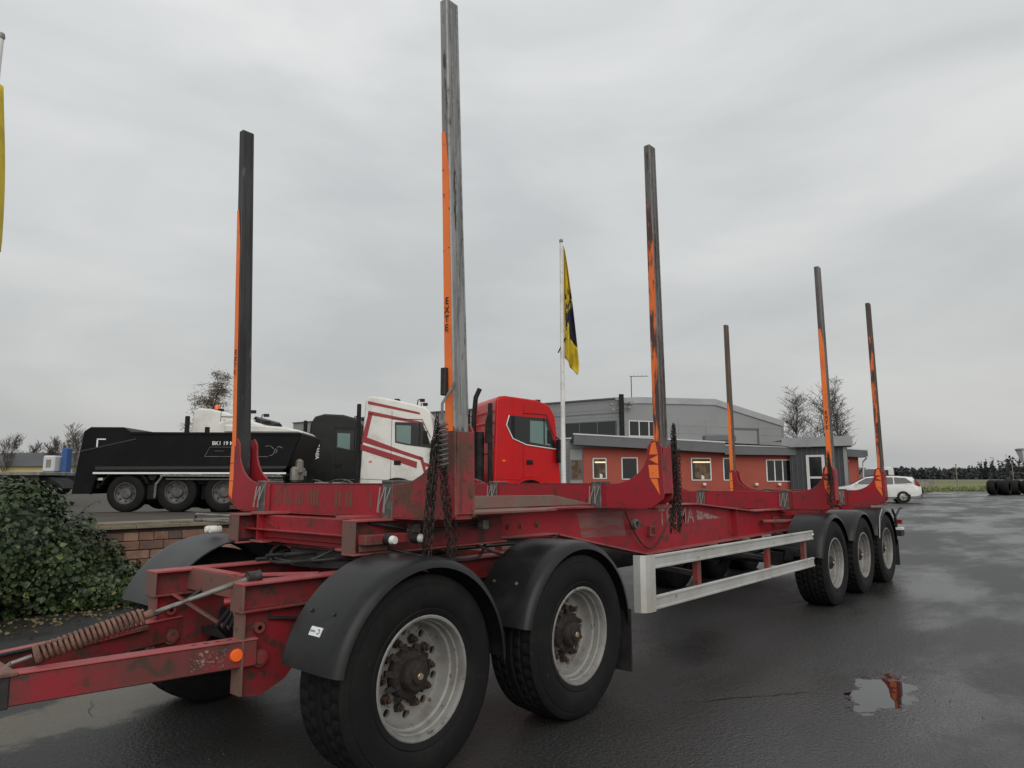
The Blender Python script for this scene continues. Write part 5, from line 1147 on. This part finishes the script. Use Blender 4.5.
# ---- trees
M['bark'] = pm('bark', (.085,.07,.06), (.05,.042,.038), 3, rough=.9)
M['twig'] = pm('twig', (.075,.058,.05), rough=.9)
M['birchbark'] = pm('birch_bark', (.26,.245,.23), (.07,.06,.055), 2, .45, .6, rough=.9, st=(1,1,.5))
M['sparse'] = pm('brown_leaf', (.11,.075,.045), rough=.9)
def bare_tree(r, Y, gz, H, label, seed, droop=.0, spread=.5, dens=1.0, leafy=0, group=None, lean=0, bl=1.0, birch=True):
    rnd = random.Random(seed); e = YE('birch_tree' if birch else 'bare_tree', r, Y, gz, rnd.uniform(0,6), label, 'tree', group)
    tr = MB(); br = MB(); tw = MB(); lf = MB()
    thin = Y*.00030
    def grow(mb, p, d, L_, rad, lvl):
        pts = [p]; rs = [rad]; n = 5 if lvl < 2 else 4; dd = d.copy()
        for i in range(n):
            dd = (dd + Vector((rnd.gauss(0,.12),rnd.gauss(0,.12),rnd.gauss(0,.06) + (.05 if lvl < 2 else -droop*.22)))).normalized()
            p = p + dd*L_/n; pts.append(p); rs.append(max(rad*(1-.8*(i+1)/n), thin*.5))
        mb.tube(pts, rs, 6 if lvl == 0 else 4 if lvl == 1 else 3, cap=False)
        if lvl == 3:
            if leafy:
                for q in pts[1:]:
                    for _ in range(leafy):
                        c = q + Vector((rnd.gauss(0,.15),rnd.gauss(0,.15),rnd.gauss(0,.15))); s = rnd.uniform(.03,.06); a = rnd.uniform(0,pi); v_ = Vector((cos(a)*s,sin(a)*s,rnd.uniform(-s,s))); lf.add([c-v_,c+v_,c+Vector((0,0,s*1.2))],[(0,1,2)])
            return
        k = int({0:20,1:9,2:6}[lvl]*dens)
        for i in range(k):
            t = (.25 + .75*(i+rnd.random())/k) if lvl == 0 else rnd.uniform(.2,1)
            f = t*(len(pts)-1); j = min(int(f), len(pts)-2); q = pts[j].lerp(pts[j+1], f-j)
            a = rnd.uniform(0,2*pi); up = 1.15 if lvl == 0 else .75 - droop*.9
            nd = (dd*.45 + Vector((cos(a),sin(a),0))*(spread if lvl == 0 else .75) + Vector((0,0,up))).normalized()
            grow((br if lvl == 0 else tw), q, nd, L_*({0:.46*bl*(1.1-.9*abs(t-.42)),1:.46,2:.45}[lvl])*rnd.uniform(.75,1.2), max(rs[j]*(.5 if lvl == 0 else .55), thin*.6), lvl+1)
    grow(tr, Vector((0,0,-.1)), Vector((lean,0,1)).normalized(), H*.92, H*.013, 0)
    t_ = tr.build('trunk', M['birchbark' if birch else 'bark'], e); c = br.build('crown', M['bark'], e); tw.build('twigs', M['twig'], c)
    if leafy: lf.build('sparse_leaves', M['sparse'], c)
    return e
bare_tree(-22.6, 51, YARD, 8.8, 'drooping birch with thin foliage behind the first stake and white cab', 9, droop=.8, spread=.5, dens=1.15, leafy=1, bl=.62)
G_ = 'bare birches behind the office'
bare_tree(28.4, 70, YARD, 9.6, 'leftmost bare birch rising over the office entrance roof', 12, droop=.35, spread=.4, bl=.8, group=G_)
bare_tree(30.6, 71, YARD, 10.0, 'middle bare birch rising over the office entrance roof', 23, droop=.35, spread=.4, bl=.8, group=G_)
bare_tree(35.0, 74, YARD, 9.2, 'rightmost bare birch, half hidden behind the near rear stake', 35, droop=.35, spread=.4, bl=.8, group=G_)
H_ = 'small bare trees on the left horizon'
for i, (u, Y, h, lab) in enumerate(((6,100,6.8,'small bare tree at the left edge above the flatbed trailer'),(28,112,6.2,'round bare tree above the low barn roof'),(56,112,7.2,'bare tree left of the blue crane column'),(63,106,6.4,'slim bare tree just behind the blue crane'),(76,100,7.6,'bare tree half hidden by the dump truck tail'))):
    bare_tree((u-512)/694.8*Y, Y, YARD, h, lab, 60+i, droop=.1, spread=.75, dens=.9, group=H_, birch=False)

# ---- far conifer wood: one mass
M['conifer'] = pm('hazed_conifer', (.038,.045,.048), (.052,.057,.058), .02, .4, .65, (.05,.045,.035), .08, .55, .7, rough=.95)  # grey-blue haze of distance mixed into the tree colour
random.seed(90)
mb = MB()
def conifer(p, h, rad):
    mb.add([p+Vector((.3,0,0)), p+Vector((-.15,.26,0)), p+Vector((-.15,-.26,0)), p+Vector((0,0,h*.9))], [(0,1,3),(1,2,3),(2,0,3)])
    for k in range(24):
        t = random.random()**.8; z = h*(.04+.96*t); R_ = rad*(1.05-t)*random.uniform(.5,1.15); a = random.uniform(0,2*pi)
        c = p + Vector((R_*.5*cos(a),R_*.5*sin(a),z)); s = rad*random.uniform(.25,.5)*(1.15-.7*t)
        v1 = Vector((random.gauss(0,1),random.gauss(0,1),random.gauss(0,.6))).normalized()*s; v2 = Vector((random.gauss(0,1),random.gauss(0,1),random.gauss(0,.8))).normalized()*s
        mb.add([c-v1, c+v2, c+v1, c-v2*1.1], [(0,1,2,3)])
for i in range(4200):
    r = random.uniform(90,760); Y = random.uniform(400,470); conifer(W(r,Y,slope(Y)), random.uniform(5.2,8.2), random.uniform(2.6,4.6))
for i in range(260):
    r = random.uniform(199,330); Y = random.uniform(285,310); k = sstep(199,216,r)
    conifer(W(r,Y,slope(Y)), random.uniform(5,7)+5.0*k*random.uniform(.6,1.1), random.uniform(1.8,3.2))
for i in range(500):
    r = random.uniform(-600,-60); Y = random.uniform(400,440); conifer(W(r,Y,slope(Y)), random.uniform(5,9), random.uniform(2.2,3.6))
tag(mb.build('far_wood', M['conifer']), 'dark conifer wood along the horizon beyond the field', 'wood', kind='stuff')
